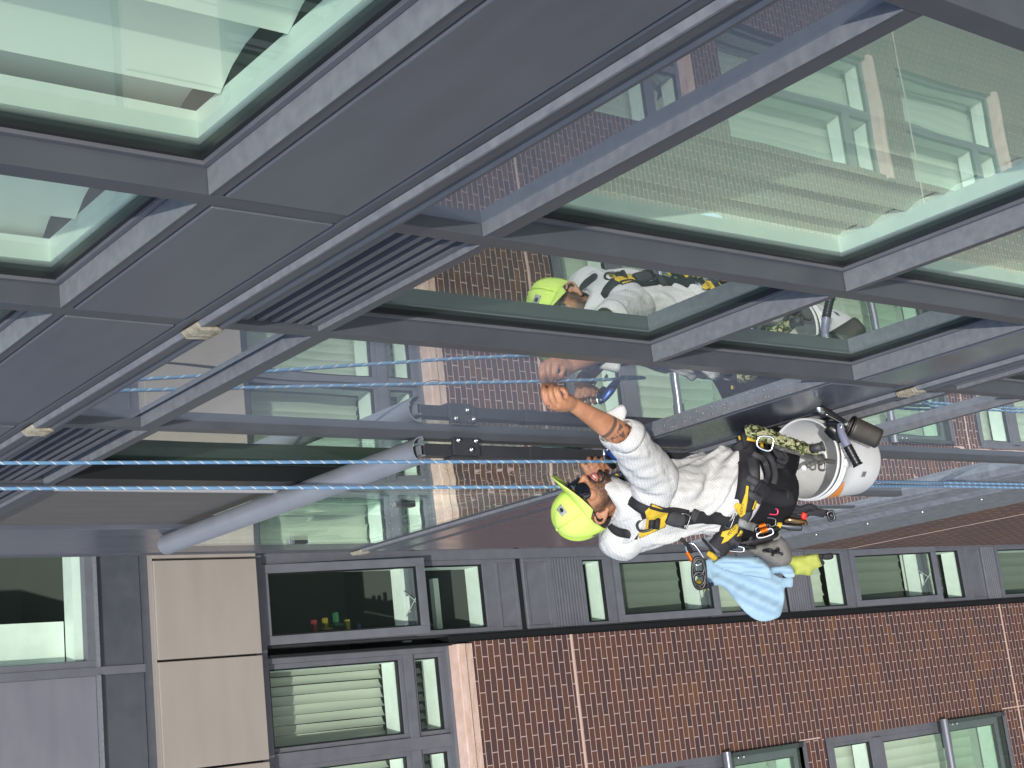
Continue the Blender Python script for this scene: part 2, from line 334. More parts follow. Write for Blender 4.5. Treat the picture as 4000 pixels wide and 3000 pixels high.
# flashing at the foot of the curtain wall
pr = [(.06,ZB),(.0,ZB),(-.010,-7.03),(-.020,-7.06),(-.012,-7.075),(-.022,-7.085),(-.040,-7.22),(-.060,-7.26),(-.066,-7.27),(-.075,-7.60),(-.080,-7.88),(-.07,-7.90),(.06,-7.90)]
b = MB(); b.prism(pr, MY[0]-.6, ENDY - .02); fl = b.build('flashing', M['flash'], CW)
b = MB()
for k in range(11):
    y = -3.7 - k*.42
    b.tube([(-.064, y, -7.40), (-.079, y, -7.40)], .012, 8)
b.build('rivet', M['steel'], fl)
b = MB(); b.box(-.062, .3, MY[0]-.6, ENDY - .02, -26, -7.905); b.build('brick_base', M['brickA'], CW)
b = MB(); b.box(-.064, -.05, -5.6, ENDY-.02, -8.72, -8.705); b.build('mortar_joint', M['mortar'], CW)
# structure behind: slabs, rooms
def roomA(y0, y1, z0, z1, m='wall', d=2.6):
    b = MB(); t = .05
    b.box(d, d+t, y0, y1, z0, z1); b.box(.22, d, y0, y1, z0-t, z0); b.box(.22, d, y0, y1, z1, z1+t); b.box(.22, d, y0-t, y0, z0, z1); b.box(.22, d, y1, y1+t, z0, z1)
    b.build('room_interior', M[m], CW)
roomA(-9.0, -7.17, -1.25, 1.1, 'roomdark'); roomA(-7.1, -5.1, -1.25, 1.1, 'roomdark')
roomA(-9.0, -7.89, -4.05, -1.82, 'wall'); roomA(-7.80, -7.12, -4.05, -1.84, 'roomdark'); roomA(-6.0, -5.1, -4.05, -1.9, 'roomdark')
b = MB(); b.box(.10, .25, MY[0]-.6, ENDY, -1.80, -1.27); b.box(.10,.25, MY[0]-.6, ENDY, -4.60, -4.10); b.box(.10,.25,MY[0]-.6,ENDY,-26,-6.02); b.box(.1,.25,MY[0]-.6,ENDY,.62,2.2); b.box(.1,.25,-5.0,ENDY,-4.1,2.2)
b.build('slab_edge', M['roomdark'], CW)
b = MB(); b.box(.25, 3.2, MY[0]-.7, ENDY-.01, 2.2, 2.3); b.box(.086, 3.2, ENDY-.012, ENDY-.004, -26, 2.2); b.build('end_wall', M['metal'], CW)

# vertical blinds, curved slats
def blind(y0, y1, z0, z1, label, x=.30, pitch=.079, wv=.089, ang=20, m='blind', swing=0.0, axis='A', grp=None, yb=0.0, wob=.0, seed=1):
    rnd = random.Random(seed); s = MB(); n = int((y1 - y0) / pitch)
    for k in range(n + 1):
        c = y0 + pitch * (k + .5); a0 = R_(ang + rnd.uniform(-6, 6) * (2.2 if wv > .2 else 1)); ca, sa = math.cos(a0), math.sin(a0); P = []
        zb = z0 + rnd.uniform(0, .01)
        ph = rnd.uniform(0, 6)
        for j in range(9 if wob else 3):
            zz = zb + (z1 - zb) * j / (8 if wob else 2); row = []
            da = wob * math.sin(ph + zz * 3.1)
            c2, s2 = math.cos(a0 + da), math.sin(a0 + da)
            for q in range(5):
                u = (q / 4 - .5) * wv; bow = .11 * wv * (1 - (2*u/wv)**2)
                dy, dx = u * c2 - bow * s2, u * s2 + bow * c2
                row.append((x + dx, c + dy, zz) if axis == 'A' else (c + dy, x + dx, zz))
            P.append(row)
        s.grid(P)
    hr = MB()
    if axis == 'A': hr.box(x-.03, x+.03, y0, y1, z1, z1+.04)
    else: hr.box(y0, y1, x-.03, x+.03, z1, z1+.04)
    org = ((x, (y0+y1)/2, z0) if axis == 'A' else ((y0+y1)/2, x, z0))
    t = thing('vertical_blind', org, label, 'blind', grp)
    s.build('slats', M[m], t); hr.build('head_rail', M['white'], t)
    return t
GB = 'vertical blinds hanging inside the windows'
blind(-9.0, -7.93, -1.15, .55, 'wide pale slatted blind behind the nearest window in the top left corner', x=.165, ang=-16, wv=.225, pitch=.245, grp=GB, seed=2)
blind(-7.83, -7.18, -1.15, .55, 'pale slatted blind behind the second window down from the top left corner', x=.165, ang=-16, wv=.225, pitch=.245, grp=GB, seed=3)
blind(-7.08, -6.08, -1.15, .55, 'pale slatted blind behind the window at the left edge above the sealant patches', x=.165, ang=-16, wv=.225, pitch=.245, grp=GB, seed=4)
blind(-8.98, -7.93, -3.035, -1.9, 'pale slatted blind behind the large pane that mirrors the brick wall', x=.140, ang=-3, wv=.127, pitch=.118, m='blindW', grp=GB, seed=5)
blind(-8.98, -7.93, -3.995, -3.1, 'pale slatted blind behind the small pane at the right edge of the curtain wall', x=.140, ang=-3, wv=.127, pitch=.118, m='blindW', grp=GB, seed=6)

# ================================================================== juliet balcony rail on the curtain wall
JR = thing('balcony_rail', (-.05, -5.0, -4.09), 'half round aluminium rail over a glass balustrade, on the curtain wall left of the worker', 'railing')
RY0, RY1, RZB = -6.08, -3.95, -2.915
def half_rail(x0, x1, r, za, horizontal='y', n=14):
    xc = (x0 + x1) / 2
    return [(xc + r*math.cos(math.pi*k/n), za + r*1.0*math.sin(math.pi*k/n)) for k in range(n+1)]
def hollow(poly_o, poly_i, a0, a1, axis):
    b = MB(); P = lambda p, a: (p[0], a, p[1]) if axis == 'y' else (a, p[0], p[1])
    n = len(poly_o); vs = [P(p,a0) for p in poly_o] + [P(p,a1) for p in poly_o] + [P(p,a0) for p in poly_i] + [P(p,a1) for p in poly_i]; fs = []
    for i in range(n-1):
        fs += [(i,i+1,n+i+1,n+i), (2*n+i+1,2*n+i,3*n+i,3*n+i+1), (i,2*n+i,2*n+i+1,i+1), (n+i+1,3*n+i+1,3*n+i,n+i)]
    fs += [(0,n,3*n,2*n), (n-1,3*n-1,4*n-1,2*n-1)]
    b.add(vs, fs, 0, False); return b
po = half_rail(-.096, .002, .049, RZB); pi_ = half_rail(-.096, .002, .045, RZB+.001)
tr = hollow(po, pi_, RY0, RY1, 'y'); tr.box(-.094, -.080, RY0, RY1, RZB-.003, RZB); tr.box(-.014, 0, RY0, RY1, RZB-.003, RZB)
tr.box(-.070, -.066, RY0, RY1, RZB-.006, RZB+.012); tr.box(-.030, -.026, RY0, RY1, RZB-.006, RZB+.012); tr.box(-.068,-.028,RY0,RY1,RZB+.010,RZB+.012)
o_ = tr.build('top_rail', M['alu'], JR)
for p_ in o_.data.polygons: p_.use_smooth = False
md = o_.modifiers.new('e','EDGE_SPLIT'); md.split_angle = R_(30)
for p_ in o_.data.polygons: p_.use_smooth = True
b = MB(); b.box(-.053, -.043, RY0+.10, -5.025, -4.09, RZB); b.build('glass_pane', M['clear'], JR)
b = MB(); b.box(-.053, -.043, -5.018, RY1+.02, -4.09, RZB); b.build('glass_pane', M['clear'], JR)
b = MB(); b.box(-.066, -.022, RY0+.005, RY0+.055, -4.30, RZB-.004); b.box(-.069,-.019,RY0+.003,RY0+.057,-3.47,-3.41); b.build('post', M['dark'], JR, bevel=.003)
b = MB(); b.box(-.076, -.066, RY0+.0, RY0+.06, -3.16, -3.04); b.box(-.066, .0, RY0-.012, RY0+.0, -3.16, -3.04); bk = b.build('bracket', M['dark'], JR, bevel=.002)
for x, y, z, d in ((-.045, RY0-.012, -3.115, 'y'), (-.012, RY0-.012, -3.06, 'y'), (-.012, RY0-.012, -3.14, 'y')):
    b = MB(); b.tube([(x, y, z), (x, y-.012, z)], .011, 6); b.tube([(x, y-.012, z), (x, y-.018, z)], .006, 8); b.build('bolt', M['steel'], bk)
for y, z in ((-5.02, -3.515), (-4.0, -3.56)):
    b = MB(); b.box(-.062, -.034, y-.018, y+.018, z-.075, z); b.build('glass_clip', M['dark'], JR, bevel=.002)
    b = MB(); b.box(-.063, -.036, y-.016, y+.016, z, z+.03); b.build('glass_clip', M['steel'], JR, bevel=.002)
dr = MB(); rnd = random.Random(11)
for k in range(110):
    y = rnd.uniform(RY0+.12, RY1); z = rnd.uniform(-4.05, -2.98); r = rnd.uniform(.0015, .0035)
    dr.tube([(-.0535, y, z), (-.0555, y, z)], [r, r*.5], 6)
tag(dr.build('water_drops', M['steel'], JR), None, None, kind='stuff')
# ================================================================== brick wing (the plane y = 0, running along x)
BW = thing('brick_wing', (-3,0,-10), 'brown brick wing with grey window strips and beige panels behind the worker', 'building')
XR = 1.6
def wbox(name, m, x0, x1, y0, y1, z0, z1, parent=None, bevel=0.0):
    b = MB(); b.box(x0, x1, y0, y1, z0, z1); return b.build(name, M[m] if isinstance(m, str) else m, parent or BW, bevel=bevel)
# brick faces; openings are left out
def brick(x0, x1, z0, z1): wbox('brick_face', 'brick', x0, x1, 0, .25, z0, z1)
XJ = -.335                                   # edge between brick and the window strip
W2R, W2L = -1.60, -3.62
W3R, W3L = -5.08, -6.72
ZS = -7.57
brick(W2R, XJ, -22, ZS)
brick(W3R, W2L, -22, ZS)
brick(-14, W3L, -22, ZS)
COL2 = [(-9.02, -11.70), (-12.06, -15.34), (-15.95, -19.0)]
COL3 = [(-9.62, -11.50), (-12.07, -15.04), (-15.6, -17.9)]
def fills(xl, xr, col):
    z = ZS
    for a, b_ in col: brick(xl, xr, a, z); z = b_
    brick(xl, xr, -22, z)
fills(W2L, W2R, COL2); fills(W3L, W3R, COL3)
# movement joints
for z in (-8.73, -15.70): wbox('movement_joint', 'mortar', -14, XJ, -.004, .0, z-.012, z+.012)
wbox('movement_joint', 'mortar', -1.575, -1.563, -.0035, .0, -22, -15.36)
wbox('movement_joint', 'mortar', W2R+.01, W2R+.022, -.0035, .0, -12.0, -11.66)
# stone sill course
b = MB(); b.prism([(.15,-7.37),(-.055,-7.385),(-.06,-7.40),(-.06,-7.485),(-.045,-7.492),(-.035,-7.568),(.15,-7.568)], -.001, 1, 'x') if 0 else None
s = MB(); pr = [(.15,-7.365),(-.05,-7.385),(-.055,-7.395),(-.055,-7.47),(-.030,-7.485),(-.024,-7.568),(.15,-7.568)]
for k in range(8):
    x1 = -.352 - k*1.6; x0 = x1 - 1.594
    s.prism(pr, x0, x1, 'x')
s.build('stone_sill', M['stone'], BW, bevel=.004)

DF = .12           # depth of the window frames behind the brick face
def frame_bar(x0, x1, z0, z1, y=DF, d=.08, m='wmetal', name='frame', parent=None):
    return wbox(name, m, x0, x1, y, y+d, z0, z1, parent, .002)
def pane(x0, x1, z0, z1, y, parent, m='glassB'):
    b = MB(); b.add([(x0,y,z0),(x1,y,z0),(x1,y,z1),(x0,y,z1)], [(0,1,2,3)]); return b.build('pane', M[m], parent)
def fixed(x0, x1, z0, z1, y=DF, fw=.045, reveal=True, name='window'):
    b = MB(); b.ring('y', y, y+.06, (x0,x1,z0,z1), (x0+fw,x1-fw,z0+fw,z1-fw)); o = b.build(name, M['wmetal'], BW, bevel=.003)
    g = MB(); g.ring('y', y+.012, y+.05, (x0+fw,x1-fw,z0+fw,z1-fw), (x0+fw+.012,x1-fw-.012,z0+fw+.012,z1-fw-.012)); g.build('gasket', M['gasket'], o)
    pane(x0+fw, x1-fw, z0+fw, z1-fw, y+.035, o)
    if reveal:
        r = MB(); r.ring('y', y+.062, y+.24, (x0+.01,x1-.01,z0+.01,z1-.01), (x0+fw+.012,x1-fw-.012,z0+fw+.02,z1-fw-.012)); r.build('inner_reveal', M['white'], o)
    return o
def casement(x0, x1, z0, z1, open_deg, y=DF, fw=.075):
    """awning sash hinged at its top edge, pushed outwards at the bottom"""
    o = MB(); o.ring('y', y+.02, y+.08, (x0,x1,z0,z1), (x0+.03,x1-.03,z0+.03,z1-.03)); fo = o.build('window', M['wmetal'], BW, bevel=.002)
    a = R_(open_deg); sash = MB(); sash.ring('y', -.05, .0, (x0+.004,x1-.004,z0-z1+.004,-.004), (x0+fw,x1-fw,z0-z1+fw+.01,-fw)); 
    gk = MB(); gk.ring('y', -.036, -.008, (x0+fw,x1-fw,z0-z1+fw+.01,-fw), (x0+fw+.012,x1-fw-.012,z0-z1+fw+.022,-fw-.012))
    pn = MB(); pn.add([(x0+fw,-.02,z0-z1+fw+.01),(x1-fw,-.02,z0-z1+fw+.01),(x1-fw,-.02,-fw),(x0+fw,-.02,-fw)], [(0,1,2,3)])
    for q in (sash, gk, pn):
        q.v = [(v[0], y + .018 + v[1]*math.cos(a) + v[2]*math.sin(a), z1 + v[2]*math.cos(a) - v[1]*math.sin(a)) for v in q.v]
    so_ = sash.build('sash', M['wmetal'], fo, bevel=.003); gk.build('gasket', M['gasket'], fo); pn.build('pane', M['glassB'], fo)
    yo = -math.sin(a) * (z1 - z0)
    st = MB(); zc = z0 + .03; xm = x0 + (x1-x0)*.42       # stay arms at the foot
    st.tube([(xm-.09, y+.07, zc+.02), (xm+.03, y+.03+yo*.5, zc+.015), (xm-.04, y+.02+yo, zc+.05)], .005, 6)
    st.tube([(xm+.13, y+.07, zc+.02), (xm+.03, y+.03+yo*.5, zc+.015), (xm+.09, y+.02+yo, zc+.05)], .005, 6)
    st.box(xm-.06, xm+.08, y+.03, y+.05, zc, zc+.02); st.build('stay_arm', M['white'], fo)
    r = MB(); r.ring('y', y+.082, y+.24, (x0+.01,x1-.01,z0+.01,z1-.01), (x0+.045,x1-.045,z0+.06,z1-.045)); r.build('inner_reveal', M['white'], fo)
def wpanel(x0, x1, z0, z1, y=DF):
    b = MB(); b.ring('y', y, y+.06, (x0,x1,z0,z1), (x0+.035,x1-.035,z0+.035,z1-.035)); b.box(x0+.03,x1-.03,y+.02,y+.05,z0+.03,z1-.03); b.build('cladding_panel', M['wmetal'], BW, bevel=.004)
def wlouver(x0, x1, z0, z1, y=DF):
    b = MB(); b.box(x0,x1,y+.05,y+.06,z0,z1); lo = b.build('louver_grille', M['gasket'], BW); s = MB(); n = max(5, int((z1-z0)/.036)); h = (z1-z0)/n
    for k in range(n):
        za = z0+h*k; s.prism([(y+.004,za+h*.1),(y+.002,za+h*.5),(y+.045,za+h*.95),(y+.045,za+h*.75),(y+.012,za+h*.1)], x0+.002, x1-.002, 'x')
    s.build('blade', M['wmetal'], lo)

# ---- strip beside the curtain wall
X0, X1 = -.255, .40
XE = 1.5
wbox('jamb', 'gasket', XJ, X0-.02, .045, .30, -22, -7.37)
wbox('jamb_trim', 'dark', X0-.02, X0, .10, .22, -22, -5.5)
wbox('post', 'wmetal', X1, X1+.09, DF-.01, .22, -22, -5.5, bevel=.002)
for (a, b_) in ((X0, X1), (X1+.09, XE)):
    if a == X0:
        casement(a, b_, -7.10, -5.60, 8)
        fixed(a, b_, -7.92, -7.16)
    else: fixed(a, b_, -7.92, -5.6)
    frame_bar(a, b_, -7.16, -7.10); frame_bar(a, b_, -8.02, -7.92)
    wpanel(a, b_, -8.27, -8.02)
    wbox('shadow_gap', 'gasket', a, b_, DF+.02, .22, -8.33, -8.27); wbox('gap_trim', 'sill', a, b_, DF-.012, DF+.004, -8.345, -8.335)
    wpanel(a, b_, -8.65, -8.35); frame_bar(a, b_, -8.70, -8.65)
    wlouver(a, b_, -9.06, -8.70)
    fixed(a, b_, -9.38, -9.06, fw=.03); frame_bar(a, b_, -9.46, -9.38)
    if a == X0: casement(a, b_, -10.74, -9.46, 7)
    else: fixed(a, b_, -10.74, -9.46)
    fixed(a, b_, -11.62, -10.76, fw=.04); frame_bar(a, b_, -11.70, -11.62); wpanel(a, b_, -11.94, -11.70); wbox('shadow_gap', 'gasket', a, b_, DF+.02, .22, -12.0, -11.94)
    wlouver(a, b_, -12.34, -12.0)
    fixed(a, b_, -13.0, -12.36, fw=.035); frame_bar(a, b_, -13.10, -13.0)
    if a == X0: casement(a, b_, -14.50, -13.10, 7)
    else: fixed(a, b_, -14.50, -13.10)
    fixed(a, b_, -15.27, -14.52, fw=.04); frame_bar(a, b_, -15.38, -15.27); wpanel(a, b_, -15.68, -15.38); wlouver(a, b_, -16.0, -15.72); wbox('shadow_gap','gasket',a,b_,DF+.02,.22,-15.72,-15.68)
    fixed(a, b_, -18.2, -16.03)
wbox('head_trim', 'wmetal', XJ-.02, XE, .05, .22, -5.60, -5.50, bevel=.002)
# ---- window strip left of it, above the stone sill
SX = [(-1.095, -.40), (-1.93, -1.20), (-2.66, -1.96), (-3.45, -2.72), (-4.2, -3.5), (-4.9,-4.25), (-5.6,-4.95), (-6.3,-5.65)]
for k, (a, b_) in enumerate(SX):
    fixed(a, b_, -6.92, -5.60, fw=.04); frame_bar(a, b_, -7.01, -6.92, y=.09, d=.11); fixed(a, b_, -7.34, -7.01, fw=.04)
    wbox('post', 'wmetal', b_, (-.355 if k == 0 else SX[k-1][0]), .09, .20, -7.37, -5.50, bevel=.003)
wbox('head_trim', 'wmetal', -6.3, XJ-.02, .05, .22, -5.60, -5.50, bevel=.002)
wbox('sill_bar', 'wmetal', -6.3, -.345, .06, .22, -7.375, -7.34)
wbox('shadow_gap', 'gasket', -.357, XJ, .0, .2, -7.37, -5.6)
# ---- beige panel band
xs = [1.6, .435, -.325, -1.135, -1.93, -2.73, -3.53, -4.33, -5.13, -5.93, -6.73]
for a, b_ in zip(xs[1:], xs[:-1]): wbox('beige_panel', 'beige', a+.008, b_-.008, -.075, .02, -5.485, -4.615, bevel=.006)
wbox('panel_backing', 'gasket', -7, 1.6, .02, .2, -5.48, -4.60)
# ---- grey windows above the band
wbox('ledge', 'beige', -7, 1.6, -.06, .2, -4.613, -4.600); wbox('ledge', 'metal', -7, 1.6, -.0, .2, -4.598, -4.558)
for k, (a, b_) in enumerate(((-.33, 1.5), (-1.12, -.39), (-1.9, -1.18), (-2.7, -1.96))):
    wpanel(a, b_, -4.56, -4.22, y=.05) if 0 else wbox('cladding_panel', 'metal', a, b_, .05, .1, -4.555, -4.20, bevel=.004)
    if k == 0: 
        b = MB(); b.ring('y', .04, .12, (a, b_, -4.19, -1.5), (a+.05, b_-.05, -4.12, -1.55)); o = b.build('window', M['wmetal'], BW, bevel=.003); pane(a+.05, b_-.05, -4.12, -1.55, .09, o)
        r = MB(); r.ring('y', .13, .30, (a, b_, -4.19, -1.5), (a+.06, b_-.06, -4.06, -1.6)); r.build('inner_reveal', M['white'], o)
    else: wbox('cladding_panel', 'lpanel', a, b_, .055, .1, -4.183, -1.5, bevel=.004)
    wbox('ledge', 'sill', a, b_, -.0, .06, -4.20, -4.185); 
wbox('post', 'wmetal', -.39, -.33, .03, .12, -4.56, -1.5); wbox('post', 'wmetal', -1.18, -1.12, .03, .12, -4.56, -1.5)
wbox('upper_wall', 'metal', -8, 1.6, .3, .4, -1.5, 3)
wbox('upper_cladding', 'metal', -8, 1.6, .02, .3, -1.5, 3)
wbox('upper_cladding', 'lpanel', -8, -2.7, .05, .3, -4.555, -1.5)

# ---- lower windows with half round rails
def balcony_window(xl, xr, zt, zb, full=True):
    if full:
        wbox('shadow_gap', 'gasket', xl, xr, .0, .2, zt-.02, zt)
        frame_bar(xl, xr-.0, zb, zt, y=.22, d=.02, m='gasket', name='backing') if 0 else None
        frame_bar(xr-.07, xr, zb, zt-.02, y=.08)
        wlouver(xl, xr-.07, zt-.20, zt-.02, y=.08)
        fixed(xl, xr-.07, zt-.88, zt-.20, y=.08, fw=.035); frame_bar(xl, xr-.07, zt-1.02, zt-.88, y=.06, d=.12)
        fixed(xl, xr-.07, zb, zt-1.02, y=.08, fw=.06)
    wbox('sill_trim', 'wmetal', xl, xr, -.02, .2, zb-.04, zb)
for a, b_ in COL2: balcony_window(W2L, W2R, a, b_)
for a, b_ in COL3:
    fixed(W3L, (W3L+W3R)/2, b_+.07, a, y=.08, fw=.05); fixed((W3L+W3R)/2, W3R, b_+.62, a, y=.08, fw=.05); fixed((W3L+W3R)/2, W3R, b_+.07, b_+.58, y=.08, fw=.05)
    frame_bar((W3L+W3R)/2, W3R, b_+.58, b_+.62, y=.07)
    wbox('stone_sill', 'stone', W3L-.05, W3R+.05, -.05, .15, b_-.03, b_+.07, bevel=.004)
def wing_rail(z, zb, label):
    t = thing('balcony_rail', ((W2L+W2R)/2, -.1, zb), label, 'railing', None)
    n = 14; yc = -.075; r = .05
    po = [(yc - r*math.cos(math.pi*k/n), z + r*math.sin(math.pi*k/n)) for k in range(n+1)]; pi_ = [(yc - .92*r*math.cos(math.pi*k/n), z + .92*r*math.sin(math.pi*k/n)) for k in range(n+1)]
    h = hollow(po, pi_, W2L, W2R+.02, 'x'); o = h.build('top_rail', M['dalu'], t)
    b = MB(); b.box(W2L, W2R, yc-.006, yc+.006, zb, z); b.build('glass_pane', M['clear'], t)
    b = MB(); b.box(W2R-.045, W2R, yc+.01, yc+.05, zb-.1, z); b.box(W2R-.3, W2R, yc+.01, yc+.09, z-.09, z-.01); b.build('post', M['dark'], t)
    for dz in (-.16, -.24):
        b = MB(); b.tube([(W2R-.05, yc-.006, z+dz+.02), (W2R-.05, yc-.02, z+dz+.02)], .014, 8); b.build('bolt', M['steel'], t)
    d = MB(); rnd = random.Random(int(-z*10))
    for k in range(90):
        x = rnd.uniform(W2L+.02, W2R-.05); zz = rnd.uniform(zb+.05, z-.1); q = rnd.uniform(.002,.005)
        d.tube([(x, yc-.0065, zz), (x, yc-.009, zz)], [q, q*.5], 6)
    tag(d.build('water_drops', M['steel'], t), None, None, kind='stuff')
wing_rail(-10.50, -11.55, 'half round rail and glass guard on the brick wing, cut by the bottom edge')
wing_rail(-14.08, -15.2, 'half round rail and glass guard on the brick wing window in the lower right corner')
wing_rail(-17.8, -18.9, 'half round rail and glass guard of the lowest brick wing window')
# rooms behind the wing
def roomB(x0, x1, z0, z1, m='roomdark', y0=.36, d=2.6):
    b = MB(); t = .03
    b.box(x0,x1,d,d+t,z0,z1); b.box(x0,x1,y0,d,z0-t,z0); b.box(x0,x1,y0,d,z1,z1+t); b.box(x0-t,x0,y0,d,z0,z1); b.box(x1,x1+t,y0,d,z0,z1); b.build('room_interior', M[m], BW)
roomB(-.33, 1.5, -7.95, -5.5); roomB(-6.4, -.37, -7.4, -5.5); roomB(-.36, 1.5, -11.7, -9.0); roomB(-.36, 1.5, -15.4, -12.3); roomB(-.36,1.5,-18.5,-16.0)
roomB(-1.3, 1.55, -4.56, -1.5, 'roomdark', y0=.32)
wbox('inner_screen', 'white', -.30, .04, .30, .33, -4.05, -1.6)
for c_, l_, r_ in ((COL2, W2L, W2R), (COL3, W3L, W3R)):
    for a, b_ in c_: roomB(l_, r_, b_, a, 'wall', y0=.3, d=1.6)
# things standing in the open window
for k, (x, h, c, nm) in enumerate(((-.13,.17,(.5,.05,.06),'red'),(-.10,.14,(.55,.42,.03),'yellow'),(-.07,.16,(.05,.25,.12),'green'),(-.13,.15,(.6,.5,.05),'lemon'),(-.16,.13,(.06,.10,.35),'blue'))):
    b = MB(); z_ = -6.35 - .11*k; b.box(x-.02, x+h*.6, .52, .56, z_, z_+.035); b.box(x-.02, x, .50, .58, z_-.03, z_+.065)
    tag(b.build('book', mat(nm+'_cover', tuple(q*.4 for q in c), .6), None, origin=(x,.54,z_)), nm + ' upright book inside the open awning window beside the beige panels', 'book', 'books inside the open window')
wbox('inner_beam', 'white', -.2, .30, .60, .66, -7.72, -7.66); wbox('inner_beam', 'white', -.25, .1, .8, .84, -7.5, -7.42)
# blinds in the wing
blind(-1.12, -.38, -6.88, -5.62, 'vertical blind with half open white slats in the tall window beside the beige panels', x=.42, ang=32, m='blindW', axis='B', wob=.10, seed=21, grp=GB)
blind(-1.95, -1.18, -6.88, -5.62, 'vertical blind at the bottom edge of the photo, left of the stone sill', x=.42, ang=32, m='blindW', axis='B', wob=.10, seed=22, grp=GB)
blind(-1.12, -.38, -7.32, -7.02, 'short row of open white slats in the small pane above the stone sill', x=.42, ang=55, m='blindW', axis='B', seed=23, grp=GB)
blind(-1.95, -1.18, -7.32, -7.02, 'short row of open white slats in the small pane at the bottom edge', x=.42, ang=55, m='blindW', axis='B', seed=24, grp=GB)
for k, (a, b_) in enumerate(SX[2:6]): 
    blind(a-.02, b_+.02, -7.32, -5.62, ('third', 'fourth', 'fifth', 'sixth')[k] + ' slatted blind from the beige panels in the long wing window', x=.42, ang=25, m='blindW', axis='B', seed=25+k, grp=GB)
for z0, z1, lb, mm in ((-9.36,-9.08,'pale blind in the low pane under the louver right of the yellow cap','blindW'), (-10.70,-9.48,'closed grey blind behind the awning window right of the worker shoulder','blindD'), (-11.6,-10.78,'pale blind in the pane behind the light blue towel','blindW'),
        (-12.98,-12.38,'pale blind in the pane behind the lime bag','blindW'), (-14.48,-13.12,'closed grey blind behind the lower awning window near the right edge','blindD'), (-15.25,-14.55,'pale blind in the pane right of the lower awning window','blindW'), (-18.1,-16.05,'closed grey blind in the window at the right edge of the strip','blindD')):
    blind(-.30, 1.4, z0+.03, z1, lb, x=.43, ang=6, pitch=.118, wv=.125, m=mm, axis='B', seed=int(-z0*10), grp=GB)
for k, (a, b_) in enumerate(COL2): blind(W2L+.05, W2R-.05, b_+.12, a-.22, ('cream blind in the window cut by the bottom edge', 'cream blind in the window in the lower right corner', 'cream blind in the lowest window of the brick wing')[k], x=.40, ang=10, pitch=.115, wv=.125, m='blindW', axis='B', seed=40+k, grp=GB)
for k, (a, b_) in enumerate(COL3): blind(W3L+.05, W3R-.05, b_+.12, a-.05, ('cream blind mirrored in the grey spandrel glass', 'cream blind mirrored in the large pane at the top right', 'cream blind mirrored nearest the right edge')[k], x=.40, ang=16, pitch=.115, wv=.125, m='blindW', axis='B', seed=50+k, grp=GB)
# ================================================================== the worker
from mathutils.bvhtree import BVHTree
from mathutils import geometry
def dirL(): return -Vector(CR[0])
IL, IU, IF = -Vector(CR[0]), -Vector(CR[1]), Vector(CR[2])      # photo left, photo up, away from the camera
def ell(b, c, r, ax=None, nu=20, nv=12, mi=0):
    """ellipsoid; ax = three axis vectors"""
    ax = ax or (Vector((1,0,0)), Vector((0,1,0)), Vector((0,0,1))); P = []
    for i in range(nu):
        t = 2*math.pi*i/nu; row = []
        for j in range(nv + 1):
            p = math.pi*j/nv
            row.append(Vector(c) + ax[0]*(r[0]*math.cos(t)*math.sin(p)) + ax[1]*(r[1]*math.sin(t)*math.sin(p)) + ax[2]*(r[2]*math.cos(p)))
        P.append(row)
    b.grid(P, closed_u=True, mi=mi)
def spline(pts, n):
    """catmull-rom through pts (any dimension tuples)"""
    out = []; N = len(pts)
    for k in range(N - 1):
        p0, p1, p2, p3 = pts[max(k-1,0)], pts[k], pts[k+1], pts[min(k+2,N-1)]
        for j in range(n):
            t = j/n; out.append(tuple(.5*((2*b_) + (-a+c)*t + (2*a-5*b_+4*c-d)*t*t + (-a+3*b_-3*c+d)*t**3) for a,b_,c,d in zip(p0,p1,p2,p3)))
    out.append(tuple(pts[-1])); return out
def limb(b, pts, n=6, seg=16, mi=0, flat=None, up=None):
    """pts: (point, radius)"""
    s = spline([(*Vector(p), r) for p, r in pts], n)
    b.tube([q[:3] for q in s], [q[3] for q in s], seg, mi, flat=flat, up=up)
def remesh(o, voxel, smooth=2, fac=.5):
    md = o.modifiers.new('r', 'REMESH'); md.mode = 'VOXEL'; md.voxel_size = voxel; md.use_smooth_shade = True
    if smooth: m2 = o.modifiers.new('s', 'SMOOTH'); m2.factor = fac; m2.iterations = smooth
def bake(o):
    dg = bpy.context.evaluated_depsgraph_get(); ev = o.evaluated_get(dg); me = bpy.data.meshes.new_from_object(ev)
    mats = list(o.data.materials); o.modifiers.clear(); o.data = me
    me.materials.clear()
    for k in mats: me.materials.append(k)
    return o

# ---- landmarks
Hc = Vector((-.317, -6.414, -3.369)) + Vector(CR[2])*.07
HF = Vector((.665, -.32, .675)).normalized(); HU = Vector((-.476, .514, .713)); HU = (HU - HF*HU.dot(HF)).normalized(); HS = HF.cross(HU)
def H(x, y, z): return Hc + HS*x + HF*y + HU*z
SR, ER, WR = at(2548, 1862, 5.04), at(2448, 1712, 4.80), at(2228, 1574, 4.66)
SL, EL, WL = at(2412, 2104, 5.24), at(2440, 2010, 5.48), at(2318, 1880, 5.47)
NB, WC = at(2440, 2000, 5.16), at(2868, 1945, 5.42)
BF, BL = Vector((.8,.6,0)), Vector((-.6,.8,0))
PEL = WC + Vector((0,0,-.13))

